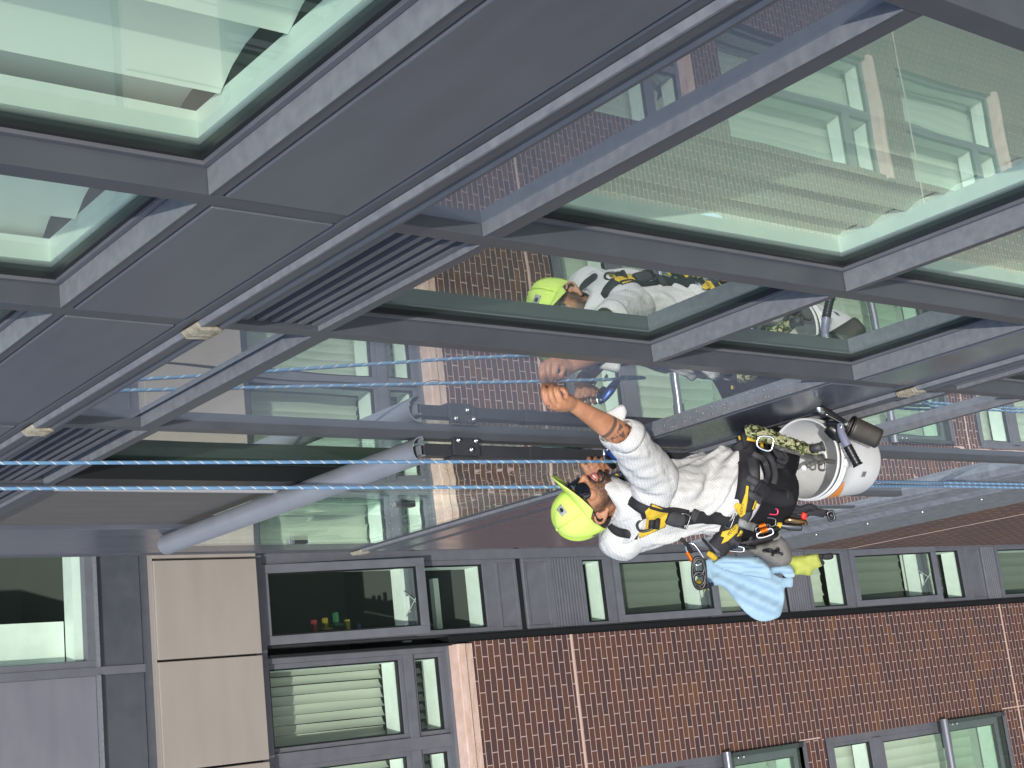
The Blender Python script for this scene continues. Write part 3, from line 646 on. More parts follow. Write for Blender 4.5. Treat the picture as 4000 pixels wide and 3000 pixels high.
# ---- skin
def skin_material():
    m = bpy.data.materials.new('skin'); m.use_nodes = True; N = m.node_tree.nodes; L = m.node_tree.links; p = N['Principled BSDF']
    p.inputs['Roughness'].default_value = .48; p.inputs['Subsurface Weight'].default_value = .12; p.inputs['Subsurface Radius'].default_value = (.012,.005,.003); p.inputs['Subsurface Scale'].default_value = .6
    geo = N.new('ShaderNodeNewGeometry')
    def axis(o, d):
        s = N.new('ShaderNodeVectorMath'); s.operation = 'SUBTRACT'; s.inputs[1].default_value = o; L.new(geo.outputs['Position'], s.inputs[0])
        v = N.new('ShaderNodeVectorMath'); v.operation = 'DOT_PRODUCT'; v.inputs[1].default_value = d; L.new(s.outputs[0], v.inputs[0]); return v.outputs['Value']
    def ss(val, a, b_):
        q = N.new('ShaderNodeMapRange'); q.interpolation_type = 'SMOOTHSTEP'; q.inputs['From Min'].default_value = a; q.inputs['From Max'].default_value = b_; q.inputs['To Min'].default_value = 0; q.inputs['To Max'].default_value = 1; L.new(val, q.inputs['Value']); return q.outputs[0]
    def mul(*v):
        o = v[0]
        for k in v[1:]:
            q = N.new('ShaderNodeMath'); q.operation = 'MULTIPLY'; L.new(o, q.inputs[0]); L.new(k, q.inputs[1]); o = q.outputs[0]
        return o
    def mix(a, b_, f):
        q = N.new('ShaderNodeMix'); q.data_type = 'RGBA'
        if isinstance(a, tuple): q.inputs['A'].default_value = (*a,1)
        else: L.new(a, q.inputs['A'])
        q.inputs['B'].default_value = (*b_,1); L.new(f, q.inputs['Factor']); return q.outputs['Result']
    def noise(s, lo=.35, hi=.65):
        n = N.new('ShaderNodeTexNoise'); n.inputs['Scale'].default_value = s; n.inputs['Detail'].default_value = 4; L.new(geo.outputs['Position'], n.inputs['Vector']); return ss(n.outputs['Fac'], lo, hi)
    c = mix((.50,.245,.135), (.40,.185,.10), noise(18))
    c = mix(c, (.56,.26,.17), mul(noise(35,.5,.75)))
    # beard stubble and sideburns, in head coordinates
    x, y, z = axis(Hc, HS), axis(Hc, HF), axis(Hc, HU)
    hd = N.new('ShaderNodeVectorMath'); hd.operation = 'DISTANCE'; hd.inputs[1].default_value = Hc; L.new(geo.outputs['Position'], hd.inputs[0]); nearh = ss(hd.outputs['Value'], .19, .165)
    xa = N.new('ShaderNodeMath'); xa.operation = 'ABSOLUTE'; L.new(x, xa.inputs[0]); nearh = mul(nearh, ss(xa.outputs[0], .0775, .0735))
    jaw = mul(nearh, ss(z, -.030, -.052), ss(z, -.16, -.125), ss(y, -.035, .0))
    side = mul(nearh, ss(z, .05, .02), ss(y, .045, .018), ss(y, -.02, .0))
    c = mix(c, (.060,.036,.027), mul(jaw, noise(200,.05,.72)))
    c = mix(c, (.060,.036,.027), mul(side, noise(200,.05,.7)))
    c = mix(c, (.035,.02,.015), mul(nearh, ss(z,-.075,-.105), ss(y,.045,.075), noise(200,.1,.5)))
    # tattoo cuff near the elbow
    ax = (WR - ER).normalized(); t = axis(ER, ax)
    band1 = mul(ss(t,.085,.089), ss(t,.103,.099)); band2 = mul(ss(t,.02,.03), ss(t,.078,.074), noise(55,.50,.56))
    q = N.new('ShaderNodeMath'); q.operation = 'MAXIMUM'; L.new(band1, q.inputs[0]); L.new(band2, q.inputs[1])
    rad = N.new('ShaderNodeVectorMath'); rad.operation = 'DISTANCE'; rad.inputs[1].default_value = ER + ax*.06; L.new(geo.outputs['Position'], rad.inputs[0])
    near = ss(rad.outputs['Value'], .16, .14)
    f = N.new('ShaderNodeMath'); f.operation = 'MULTIPLY'; f.inputs[1].default_value = .75; L.new(mul(q.outputs[0], near), f.inputs[0])
    c = mix(c, (.045,.04,.042), f.outputs[0])
    L.new(c, p.inputs['Base Color'])
    n = N.new('ShaderNodeTexNoise'); n.inputs['Scale'].default_value = 220; L.new(geo.outputs['Position'], n.inputs['Vector'])
    b = N.new('ShaderNodeBump'); b.inputs['Strength'].default_value = .25; b.inputs['Distance'].default_value = .0012; L.new(n.outputs['Fac'], b.inputs['Height']); L.new(b.outputs[0], p.inputs['Normal'])
    return m
M['skin'] = skin_material()
M['lip'] = mat('lip', (.50,.13,.12), .35)
M['hair'] = mat('dark_hair', (.018,.012,.010), .55, bump=(300,.8,.002,(1,1,.3)))
M['lime'] = mat('lime_cotton', (.68,.88,.20), .75, 0, .2, bump=(420,.35,.0012), var=(11,(.60,.82,.17),.55))
M['limeD'] = mat('lime_stitching', (.42,.66,.05), .8)
M['grey'] = mat('grey_badge', (.35,.37,.38), .5); M['black'] = mat('black_plastic', (.012,.012,.014), .32, 0, .5)
M['lens'] = mat('sunglass_lens', (.006,.007,.012), .06, 0, .8)
M['trouser'] = mat('black_trousers', (.014,.014,.017), .8, 0, .2, bump=(30,.5,.01))
M['web'] = mat('black_webbing', (.020,.020,.024), .6, 0, .3, bump=(900,.5,.0008), var=(40,(.032,.032,.037),.8))
M['webg'] = mat('worn_grey_webbing', (.055,.056,.062), .6, 0, .3, bump=(900,.5,.0008))
M['yellow'] = mat('yellow_fabric', (.72,.50,.045), .6, 0, .3, bump=(300,.4,.001), var=(22,(.62,.42,.04),.8))
M['orange'] = mat('orange_anodised', (.85,.24,.02), .25, .6, .5); M['silver'] = mat('silver', (.75,.76,.78), .18, 1.0); M['gun'] = mat('gunmetal', (.10,.10,.105), .22, .9)
M['pink'] = mat('pink_anodised', (.70,.05,.12), .22, .7); M['red'] = mat('red_tape', (.75,.03,.02), .5)
M['blueano'] = mat('blue_anodised', (.02,.06,.24), .32, .5)

def shirt_material():
    m = bpy.data.materials.new('perforated_white_shirt'); m.use_nodes = True; N = m.node_tree.nodes; L = m.node_tree.links; p = N['Principled BSDF']
    p.inputs['Roughness'].default_value = .8; p.inputs['Specular IOR Level'].default_value = .2
    geo = N.new('ShaderNodeNewGeometry')
    def dot(d):
        v = N.new('ShaderNodeVectorMath'); v.operation = 'DOT_PRODUCT'; v.inputs[1].default_value = d; L.new(geo.outputs['Position'], v.inputs[0]); return v.outputs['Value']
    u, v = dot(Vector((-.35,.35,.55))*150), dot(Vector((-.75,-.1,-.5))*150)
    cb = N.new('ShaderNodeCombineXYZ'); L.new(u, cb.inputs[0]); L.new(v, cb.inputs[1])
    fr = N.new('ShaderNodeVectorMath'); fr.operation = 'FRACTION'; L.new(cb.outputs[0], fr.inputs[0])
    ds = N.new('ShaderNodeVectorMath'); ds.operation = 'DISTANCE'; ds.inputs[1].default_value = (.5,.5,0); L.new(fr.outputs[0], ds.inputs[0])
    mr = N.new('ShaderNodeMapRange'); mr.inputs['From Min'].default_value = .13; mr.inputs['From Max'].default_value = .24; mr.inputs['To Min'].default_value = 1; mr.inputs['To Max'].default_value = 0; L.new(ds.outputs['Value'], mr.inputs['Value'])
    q = N.new('ShaderNodeMix'); q.data_type = 'RGBA'; q.inputs['A'].default_value = (.66,.66,.655,1); q.inputs['B'].default_value = (.42,.41,.40,1); L.new(mr.outputs[0], q.inputs['Factor']); L.new(q.outputs['Result'], p.inputs['Base Color'])
    n = N.new('ShaderNodeTexNoise'); n.inputs['Scale'].default_value = 30; n.inputs['Detail'].default_value = 6; L.new(geo.outputs['Position'], n.inputs['Vector'])
    b = N.new('ShaderNodeBump'); b.inputs['Strength'].default_value = .8; b.inputs['Distance'].default_value = .009; L.new(n.outputs['Fac'], b.inputs['Height']); L.new(b.outputs[0], p.inputs['Normal'])
    return m
M['shirt'] = shirt_material()

MAN = thing('person', tuple(PEL), 'person in lime cap, sunglasses and white perforated shirt, reaching one tattooed arm to the wall', 'person')
b = MB()
AX = (HS, HF, HU)
ell(b, H(0,-.012,.025), (.074,.094,.098), AX, 28, 18)          # cranium
ell(b, H(0,.028,-.035), (.062,.066,.085), AX, 24, 16)          # face
ell(b, H(0,.052,-.088), (.036,.040,.034), AX)                  # chin and jaw
ell(b, H(0,.020,-.075), (.055,.050,.040), AX)
for s in (-1, 1):
    ell(b, H(.040*s,.062,-.022), (.022,.024,.022), AX)         # cheek
    ell(b, H(.030*s,.078,.026), (.028,.016,.010), AX)          # brow
    ell(b, H(.009*s,.100,-.040), (.0085,.010,.007), AX)        # nostril
    limb(b, [(H(.072*s,.004,-.044),.006),(H(.084*s,-.008,-.032),.006),(H(.097*s,-.022,-.004),.0056),(H(.096*s,-.014,.016),.0056),(H(.084*s,.004,.014),.005),(H(.076*s,.008,-.008),.005)], 4, 8)
    limb(b, [(H(.078*s,.0,-.030),.004),(H(.086*s,-.010,-.014),.004),(H(.088*s,-.008,.004),.004)], 4, 8)
    ell(b, H(.080*s,-.006,-.012), (.004,.012,.020), AX)
    ell(b, H(.080*s,-.002,-.040), (.0055,.008,.009), AX)
limb(b, [(H(0,.082,.018),.007),(H(0,.096,-.005),.0085),(H(0,.108,-.025),.010),(H(0,.114,-.037),.0115),(H(0,.100,-.044),.007)], 4, 12)
ell(b, H(0,.084,-.066), (.024,.016,.010), AX)                  # mouth area
ell(b, H(0,.080,-.092), (.020,.014,.012), AX)
# neck and trunk, inside the clothes
limb(b, [(H(0,-.015,-.05),.055),(H(0,-.02,-.11),.056),(NB+BF*.03,.060),(NB+Vector((0,0,-.06)),.070)], 5, 20)
limb(b, [(NB+Vector((0,0,-.05)),.07),(NB*.6+WC*.4+IU*.04,.085),(WC,.09),(PEL,.10)], 5, 20)
limb(b, [(SR+BL*.08-IL*.02,.045),(SR,.050),((SR+ER)/2,.050),(ER,.043)], 6, 18)
limb(b, [(SL-BL*.08-IL*.02,.045),(SL,.050),((SL+EL)/2,.048),(EL,.042)], 6, 18)
FA = WR - ER
limb(b, [(ER-FA*.06,.038),(ER,.041),(ER+FA*.2,.043),(ER+FA*.5,.036),(ER+FA*.8,.0275),(WR,.025),(WR+FA*.08,.027)], 6, 20, flat=.86, up=IF)
FB = WL - EL
limb(b, [(EL,.042),(EL+FB*.3,.043),(EL+FB*.7,.031),(WL,.026),(WL+FB*.08,.027)], 6, 18)
# legs, sitting in the harness with the feet against the wall
HIP = [PEL - BL*.095, PEL + BL*.095]; LEG = []
for k, hp in enumerate(HIP):
    kn = hp + BF*(.26) + BL*(.03 if k else -.03) + Vector((0,0,-.27)); ft = Vector((-.085, kn.y + .10 + .06*k, kn.z - .20)); LEG.append((hp, kn, ft))
    limb(b, [(hp,.085),((hp+kn)/2,.078),(kn,.058),((kn+ft)/2,.052),(ft,.038)], 6, 16)
# right hand: knuckles towards the camera, finger tips curled to the wall
def hp_(x, y, d): return at(2050 + .27125*x, 1400 + .27125*y, d)
wr = WR
for path in ([(wr,.026),(hp_(520,668,4.628),.024),(hp_(345,655,4.605),.0165)], [(wr,.026),(hp_(560,650,4.622),.023),(hp_(440,668,4.598),.017)], [(wr,.025),(hp_(600,640,4.63),.022),(hp_(525,630,4.604),.016)], [(wr,.023),(hp_(640,610,4.64),.020),(hp_(598,585,4.618),.014)]): limb(b, path, 5, 12)
F4 = [[(330,655,4.602,.0118),(285,560,4.590,.0108),(268,470,4.592,.0100),(272,405,4.612,.0090),(292,375,4.634,.0080)],
      [(440,668,4.598,.0122),(385,560,4.582,.0112),(368,460,4.586,.0104),(385,398,4.610,.0094),(372,392,4.635,.0084)],
      [(525,630,4.604,.0115),(490,540,4.592,.0106),(462,455,4.595,.0098),(480,425,4.618,.0088),(500,450,4.636,.0080)],
      [(598,585,4.618,.0102),(590,510,4.608,.0092),(548,450,4.610,.0086),(565,440,4.630,.0078),(600,480,4.642,.0070)]]
for fg in F4: limb(b, [(hp_(x,y,d), r) for x,y,d,r in fg], 5, 10)
limb(b, [(hp_(520,620,4.655),.017),(hp_(400,545,4.672),.0135),(hp_(310,465,4.672),.0118),(hp_(262,392,4.655),.0095)], 5, 10)
# left hand round the descender handle
def hq(x, y, d): return at(2100 + .27125*x, 1750 + .27125*y, d)
for path in ([(WL,.026),(hq(760,360,5.46),.021),(hq(690,290,5.45),.014)], [(WL,.026),(hq(820,350,5.455),.021),(hq(770,262,5.44),.015)], [(WL,.026),(hq(880,350,5.46),.020),(hq(860,262,5.44),.015)], [(WL,.024),(hq(930,370,5.47),.018),(hq(935,290,5.45),.014)]): limb(b, path, 5, 12)
for fg in ([(690,290,5.45,.0105),(650,235,5.45,.0098),(640,205,5.47,.009),(665,215,5.49,.008)], [(770,262,5.44,.0112),(740,190,5.44,.0104),(738,152,5.46,.0095),(760,165,5.485,.0085)],
           [(860,262,5.44,.0112),(835,190,5.44,.0104),(832,152,5.46,.0095),(850,170,5.485,.0085)], [(935,290,5.45,.0105),(925,215,5.45,.0098),(925,165,5.465,.009),(940,175,5.49,.008)],
           [(960,370,5.47,.015),(1000,310,5.46,.012),(1005,240,5.47,.011),(985,190,5.49,.009)]): limb(b, [(hq(x,y,d), r) for x,y,d,r in fg], 5, 10)
body = b.build('body', M['skin'], MAN); remesh(body, .0034, 2, .4); bake(body)
# lips, teeth, hair, brows
b = MB(); limb(b, [(H(-.022,.083,-.064),.003),(H(-.009,.098,-.060),.0055),(H(0,.0995,-.0615),.0048),(H(.009,.098,-.060),.0055),(H(.022,.083,-.064),.003)], 5, 8)
limb(b, [(H(-.021,.083,-.067),.003),(H(-.008,.095,-.076),.0065),(H(.008,.095,-.076),.0065),(H(.021,.083,-.067),.003)], 5, 8); b.build('lips', M['lip'], MAN)
b = MB(); limb(b, [(H(-.014,.0925,-.068),.0036),(H(0,.0985,-.0685),.0042),(H(.014,.0925,-.068),.0036)], 5, 8); b.build('teeth', mat('teeth', (.75,.72,.66), .3), MAN)
b = MB(); P = []
for i in range(36):
    t = -math.pi*.02 - math.pi*.96*i/35 + math.pi*0  # from right temple round the back to the left temple
    c, s_ = math.cos(t), math.sin(t); row = []
    for j in range(12):
        z = .055 - (.070 + .045*abs(s_))*j/11; lo = (.010 if abs(c) > .86 else 0)
        k = math.sqrt(max(.05, 1 - ((z-.02)/.112)**2)); row.append(H(.0775*c*k + 0, -.012 + .098*s_*k, z + lo))
    P.append(row)
b.grid(P); hr = b.build('hair', M['hair'], MAN, solid=.006)
b = MB()
limb(b, [(H(-.028,.086,-.062),.003),(H(-.015,.098,-.053),.0042),(H(0,.1025,-.0515),.0042),(H(.015,.098,-.053),.0042),(H(.028,.086,-.062),.003),(H(.031,.078,-.078),.0035),(H(.022,.080,-.096),.005)], 5, 7)
limb(b, [(H(-.022,.080,-.096),.005),(H(-.012,.090,-.100),.006),(H(0,.092,-.100),.007),(H(.012,.090,-.100),.006),(H(.022,.080,-.096),.005)], 5, 7); limb(b, [(H(0,.093,-.086),.003),(H(0,.093,-.097),.005)], 3, 6)
b.build('beard', M['hair'], MAN)
# ---- cap
b = MB(); P = []; NU = 48
for i in range(NU):
    t = 2*math.pi*i/NU; c, s_ = math.cos(t), math.sin(t); row = []
    edge = .026 + .016*max(0, s_) - .044*max(0, -s_)
    for j in range(15):
        q = j/14; ph = q*math.pi/2
        fx = .084 + .003*math.cos(6*t)*math.sin(ph)**2*.4; fy = .106 if s_ > 0 else .104
        zt = .140; z = edge + (zt - edge)*math.cos(ph)**.80 if j < 14 else edge
        rr = math.sin(ph)**.86
        w_ = .0022*math.sin(9*t+q*7)*q*(1 if s_ < .2 else .2)
        row.append(H((fx*rr + w_)*c, -.008 + (fy*rr + w_)*s_, z - .004*(1-abs(math.cos(3*t)))*math.sin(ph*2)))
    P.append(row)
b.grid(P, closed_u=True); cap = b.build('cap', M['lime'], MAN, solid=.003)
b = MB(); P = []
for i in range(33):
    v = i/16 - 1; a = math.pi*(.5 + .46*v); row = []     # across the front
    c, s_ = math.cos(a), math.sin(a)
    for j in range(8):
        q = j/7; out = .086*q*(1 - .55*abs(v)**2.6)
        x = (.0855)*c*(1 + .10*q); y = -.008 + .1085*s_ + out*.97
        z = .026 + .016*max(0,s_) + .004 + out*.20 - (3.6*x*x)*q
        row.append(H(x, y, z))
    P.append(row)
b.grid(P); b.build('brim', M['lime'], cap, solid=.004)
b = MB(); ell(b, H(0,-.008,.141), (.007,.007,.004), AX, 12, 8); b.build('button', M['lime'], cap)
b = MB()
for k in range(6):
    t = math.pi/6 + k*math.pi/3; c, s_ = math.cos(t), math.sin(t); pts = []
    for j in range(1, 14):
        ph = j/14*math.pi/2; edge = .026 + .016*max(0,s_) - .044*max(0,-s_); pts.append(H(.0865*math.sin(ph)**.86*c, -.008 + .1085*math.sin(ph)**.86*s_, edge + (.141-edge)*math.cos(ph)**.80))
    b.tube(pts, .0011, 5)
b.build('seam', M['limeD'], cap)
def cap_point(t, ph, o=.0):
    c, s_ = math.cos(t), math.sin(t); edge = .026 + .016*max(0,s_) - .044*max(0,-s_)
    return H((.0855+o)*math.sin(ph)**.86*c, -.008 + (.107+o)*math.sin(ph)**.86*s_, edge + (.1405+o-edge)*math.cos(ph)**.80)
def on_cap(u, v, o=.003): return cap_point(math.radians(62) - u/.095, math.radians(60) - v/.10, o)
b = MB(); P = [[on_cap((i/6-.5)*.042, (j/5-.5)*.027) for j in range(6)] for i in range(7)]; b.grid(P); bd = b.build('badge', M['grey'], cap, solid=.0015)
def blob(uv, o):
    return [on_cap(u, v, o) for u, v in uv]
b = MB()      # small skyline emblem over a bowl
for x, h in ((-.007,.004),(-.0045,.007),(-.002,.0055),(.0005,.009),(.003,.005),(.0055,.0065),(.0075,.003)):
    vs = blob([(x-.001,.0),(x+.001,.0),(x+.001,h),(x-.001,h)], .0048); b.add(vs, [(0,1,2,3)])
pts = [( .010*math.cos(a), -.001 + .0075*math.sin(a)) for a in [math.pi + math.pi*k/12 for k in range(13)]]
b.add(blob(pts + [(.010,.0005),(-.010,.0005)], .0048), [tuple(range(15))]); b.build('emblem', M['black'], bd)
# ---- sunglasses
b = MB()
for s in (-1, 1):
    P = []
    for i in range(13):
        a = (i/12-.5)*2; row = []
        for j in range(9):
            v = (j/8-.5)*2; k = (1-abs(v)**3.0)**.33 if abs(v) < 1 else 0; u = a*k
            x = s*.034 + .030*u; row.append(H(x, .108 - 6.5*(abs(x)-.01)**2*1.6 - 2*(v*.02)**2*3, -.003 + .0225*v))
        P.append(row)
    b.grid(P)
sg = b.build('sunglasses', M['lens'], MAN, solid=.003)
b = MB()
b.tube([H(-.010,.107,.010), H(0,.110,.013), H(.010,.107,.010)], .003, 6)
for s in (-1, 1):
    limb(b, [(H(.062*s,.090,.012),.0038),(H(.073*s,.070,.012),.0038),(H(.083*s,.02,.008),.0032),(H(.086*s,-.015,.012),.003)], 4, 6)
    b.tube([H(.034*s - .031*math.cos(t), .108 - 10.4*(abs(.034*s - .031*math.cos(t))-.01)**2, -.003+.023*math.sin(t)) for t in [2*math.pi*k/20 for k in range(20)]], .0022, 5, closed=True)
b.build('frame', M['black'], sg)
# ---- shirt
def ring_at(c, lat, fwd, rl, rf, n=48, e=2.4, disp=None):
    out = []
    for i in range(n):
        t = 2*math.pi*i/n; ct, st = math.cos(t), math.sin(t)
        x = math.copysign(abs(ct)**(2/e), ct); y = math.copysign(abs(st)**(2/e), st); k = 1 + (disp(t) if disp else 0)
        out.append(c + lat*(x*rl*k) + fwd*(y*rf*k))
    return out
def loft(b, rings, cap0=True, cap1=True):
    n = len(rings[0]); vs = [p for r in rings for p in r]; fs = []
    for k in range(len(rings)-1):
        for i in range(n): fs.append((k*n+i, k*n+(i+1)%n, (k+1)*n+(i+1)%n, (k+1)*n+i))
    if cap0: fs.append(tuple(range(n))[::-1])
    if cap1: fs.append(tuple((len(rings)-1)*n + i for i in range(n)))
    b.add(vs, fs, 0, True)
b = MB(); rings = []; NS = 70
UPT = (NB - WC).normalized()
st_ = [(.035,.145,.122),(.075,.168,.140),(.16,.166,.140),(.30,.142,.130),(.50,.136,.126),(.70,.165,.122),(.84,.172,.106),(.94,.125,.088),(1.02,.080,.074)]
sp = spline(st_, 9)
for t, rl, rf in sp:
    c = WC.lerp(NB, t) - BF*.012*math.sin(math.pi*min(1,max(0,t))) + IU*.040*math.sin(math.pi*max(0,min(1,(t+.12)/.95)))
    def dsp(a, t=t):
        # folds fan out from the right armpit over the back and pull towards the belt
        w = max(0, min(1, (1.0 - t)/.35)) * max(0, min(1, (t - .02)/.22))
        ph = a*7.5 + 9.0*(t-.75)**2*3 + 2.2*math.sin(a*2 + t*4)
        f = .13*math.sin(ph)*(.4+.6*abs(math.sin(a*1.5+t*5))) + .06*math.sin(ph*2.1 + 1.3 + t*9) + .012*math.sin(a*19 + t*23)
        puff = .16*max(0, math.cos(a - math.radians(215)))*math.exp(-((t-.05)/.22)**2)
        sag = .12*math.exp(-((t+.02)/.07)**2)
        return f*w*.75 + puff + sag*.5
    rings.append(ring_at(c, BL, BF, rl, rf, 96, 2.3, dsp))
loft(b, rings)
# sleeves
def sleeve(pts, folds=.05, seg=28, n=9):
    s = spline([(*Vector(p), r) for p, r in pts], n); N = len(s); prev = None; rings = []
    for k in range(N):
        c = Vector(s[k][:3]); t = (Vector(s[min(k+1,N-1)][:3]) - Vector(s[max(k-1,0)][:3])).normalized()
        a = (prev - t*prev.dot(t)) if prev else t.orthogonal(); a.normalize(); prev = a; bb = t.cross(a); q = k/(N-1)
        rings.append([c + (a*math.cos(u) + bb*math.sin(u))*s[k][3]*(1 + folds*math.sin(q*19 + 3.2*math.sin(u+1) + 1.5*u)*(.35+.65*abs(math.sin(q*5+u))) + .45*folds*math.sin(q*41 + 3*u + 2*math.sin(2*u))) for u in [2*math.pi*i/seg for i in range(seg)]])
    loft(b, rings)
UA = ER - SR
sleeve([(SR+BL*.12+Vector((0,0,-.05)),.085),(SR+Vector((0,0,-.01)),.083),(SR+UA*.35,.078),(SR+UA*.7,.070),(ER+FA*.02,.064)], .055)
sleeve([(SL-BL*.10+Vector((0,0,-.04)),.080),(SL+Vector((0,0,-.015)),.082),(SL+(EL-SL)*.55,.074),(EL+FB*.10,.062)], .05)
shirt = b.build('shirt', M['shirt'], MAN); remesh(shirt, .0048, 2, .5); bake(shirt)
# rolled cuff with a loose corner, collar
b = MB(); ax = FA.normalized(); a = (IF - ax*IF.dot(ax)).normalized(); bb = ax.cross(a); P = []
for i in range(41):
    u = 2*math.pi*i/40; r0 = .060 + .010*math.sin(u*2+.6) + .005*math.sin(3*u); row = []
    ext = .012*math.sin(u+.4)
    for j in range(5):
        q = j/4; r = r0 + .012*q - .02*(q-.5)**2; row.append(ER + ax*(.050 + ext - .052*q) + (a*math.cos(u) + bb*math.sin(u))*r)
    P.append(row)
b.grid(P); b.build('cuff', M['shirt'], shirt, solid=.004)
b = MB(); P = []; C0, C1 = H(0,-.020,-.085), NB + UPT*.0
for i in range(49):
    u = 2*math.pi*i/48; c, s_ = math.cos(u), math.sin(u); row = []
    for j in range(8):
        q = j/7; cc = C0.lerp(C1, q) - (C1-C0).normalized()*.0; r = .070 + .042*q + .010*math.sin(math.pi*q) + .004*math.sin(3*u+4*q)
        lat = (HS*-1).lerp(BL, q).normalized(); fw_ = HF.lerp(BF, q).normalized()
        row.append(cc + HU*(.040*(1-q)*max(0,-s_)+.010*(1-q)) + lat*(c*r*1.05) + fw_*(s_*r*.95 + (.028 if s_ > 0 else 0)*(1-q)*s_ ))
    P.append(row)
b.grid(P); b.build('collar', M['shirt'], shirt, solid=.004)
b = MB(); P = []
for i in range(41):
    u = math.radians(-160 + 320*i/40) - math.pi/2; c, s_ = math.cos(u), math.sin(u); row = []
    for j in range(5):
        q = j/4; r = .0745 + .038*q + .004*math.sin(4*u)
        cc = C0.lerp(C1, .02 + .55*q)
        row.append(cc + HU*(.040*(1-q)*max(0,-s_)+.012*(1-q)) + (HS*-1).lerp(BL, q*.6).normalized()*(c*r*1.08) + HF.lerp(BF, q*.6).normalized()*(s_*r*1.0))
    P.append(row)
b.grid(P); b.build('collar', M['shirt'], shirt, solid=.003)
# ---- trousers
b = MB(); rings = []
for t, rl, rf in spline([(.12,.138,.110),(.06,.156,.120),(-.02,.166,.128),(-.10,.178,.135),(-.2,.165,.13)], 6):
    rings.append(ring_at(WC + Vector((0,0,t)), BL, BF, rl, rf, 40, 2.4))
loft(b, rings)
for hp, kn, ft in LEG:
    limb(b, [(hp+Vector((0,0,.03)),.105),(hp.lerp(kn,.5),.095),(kn,.073),(kn.lerp(ft,.5),.066),(kn.lerp(ft,.92),.058)], 6, 20)
tro = b.build('trousers', M['trouser'], MAN); remesh(tro, .008, 3); bake(tro)
b = MB()
for hp, kn, ft in LEG:
    limb(b, [(ft+Vector((-.05,-.01,.045)),.043),(ft+Vector((0,0,.0)),.048),(ft+Vector((.03,.06,-.02)),.038),(ft+Vector((.035,.13,-.03)),.030)], 5, 12)
b.build('shoes', M['black'], MAN)
# ================================================================== things that lie on the clothes are laid on their surface
def bvh_of(objs):
    vs, fs = [], []
    for o in objs:
        off = len(vs); q = o; L_ = Vector((0,0,0))
        while q is not None: L_ += Vector(q.location); q = q.parent
        vs += [v.co + L_ for v in o.data.vertices]; fs += [tuple(i + off for i in p.vertices) for p in o.data.polygons]
    return BVHTree.FromPolygons(vs, fs)
BV = bvh_of([shirt, tro])
def lay(x, y, off=.006, dd=5.42):
    d = at(x, y, 1.0) - CAM; d.normalize(); h = BV.ray_cast(CAM, d)
    if h[0] is None: return at(x, y, dd), -IF
    return h[0] - d*off, -d
G7 = lambda x, y: (2300 + .36166*x, 1650 + .36166*y)
G3 = lambda x, y: (2550 + .27125*x, 1650 + .27125*y)
G5 = lambda x, y: (2550 + .36166*x, 1950 + .36166*y)
G4 = lambda x, y: (2900 + .27125*x, 1550 + .27125*y)
def smooth_depths(pts, it=24):
    pts = [Vector(p) for p in pts]
    for _ in range(it):
        q = [p.copy() for p in pts]
        for k in range(1, len(pts)-1):
            a = (pts[k-1] + pts[k+1])/2; dlt = IF.dot(a - pts[k])
            if dlt < 0: q[k] = pts[k] + IF*dlt*.5          # only ever lift towards the outside
        pts = q
    return pts
def ribbon(path, w, off=.007, n=8, dd=5.3, thick=.003):
    """flat webbing along photo path, resting on the clothes"""
    s = spline([tuple(p) for p in path], n); ctr = smooth_depths([lay(x, y, off, dd)[0] for x, y in s]); b = MB(); P = []
    for k, c in enumerate(ctr):
        t = ctr[min(k+1,len(ctr)-1)] - ctr[max(k-1,0)]; t = t.normalized() if t.length > 1e-6 else Vector((0,0,1))
        sd_ = t.cross(-IF).normalized(); P.append([c + sd_*w*(j/4-.5) + IF*.010*(2*abs(j/4-.5))**2*min(1, w/.05) for j in range(5)])
    b.grid(P); return b
def patch_poly(poly, off=.012, step=9, dd=5.42):
    """outline in photo pixels -> sheet lying on the clothes"""
    pts = []; n = len(poly)
    for i in range(n):
        a, c = Vector(poly[i]), Vector(poly[(i+1) % n]); m = max(1, int((c-a).length/step))
        for j in range(m): pts.append(a.lerp(c, j/m))
    nb = len(pts); edges = [(i, (i+1) % nb) for i in range(nb)]
    x0, x1 = min(p.x for p in pts), max(p.x for p in pts); y0, y1 = min(p.y for p in pts), max(p.y for p in pts)
    def inside(x, y):
        c = False
        for i in range(n):
            ax_, ay = poly[i]; bx_, by = poly[i-1]
            if (ay > y) != (by > y) and x < (bx_-ax_)*(y-ay)/(by-ay) + ax_: c = not c
        return c
    yy = y0 + step*.6
    while yy < y1:
        xx = x0 + step*.6
        while xx < x1:
            if inside(xx, yy) and all((Vector((xx,yy))-p).length > step*.5 for p in pts[:nb]): pts.append(Vector((xx,yy)))
            xx += step
        yy += step
    r = geometry.delaunay_2d_cdt([Vector((p.x, p.y)) for p in pts], edges, [list(range(nb))], 1, 1e-4)
    b = MB(); b.add([lay(p.x, p.y, off, dd)[0] for p in r[0]], [tuple(f) for f in r[2]], 0, True); return b

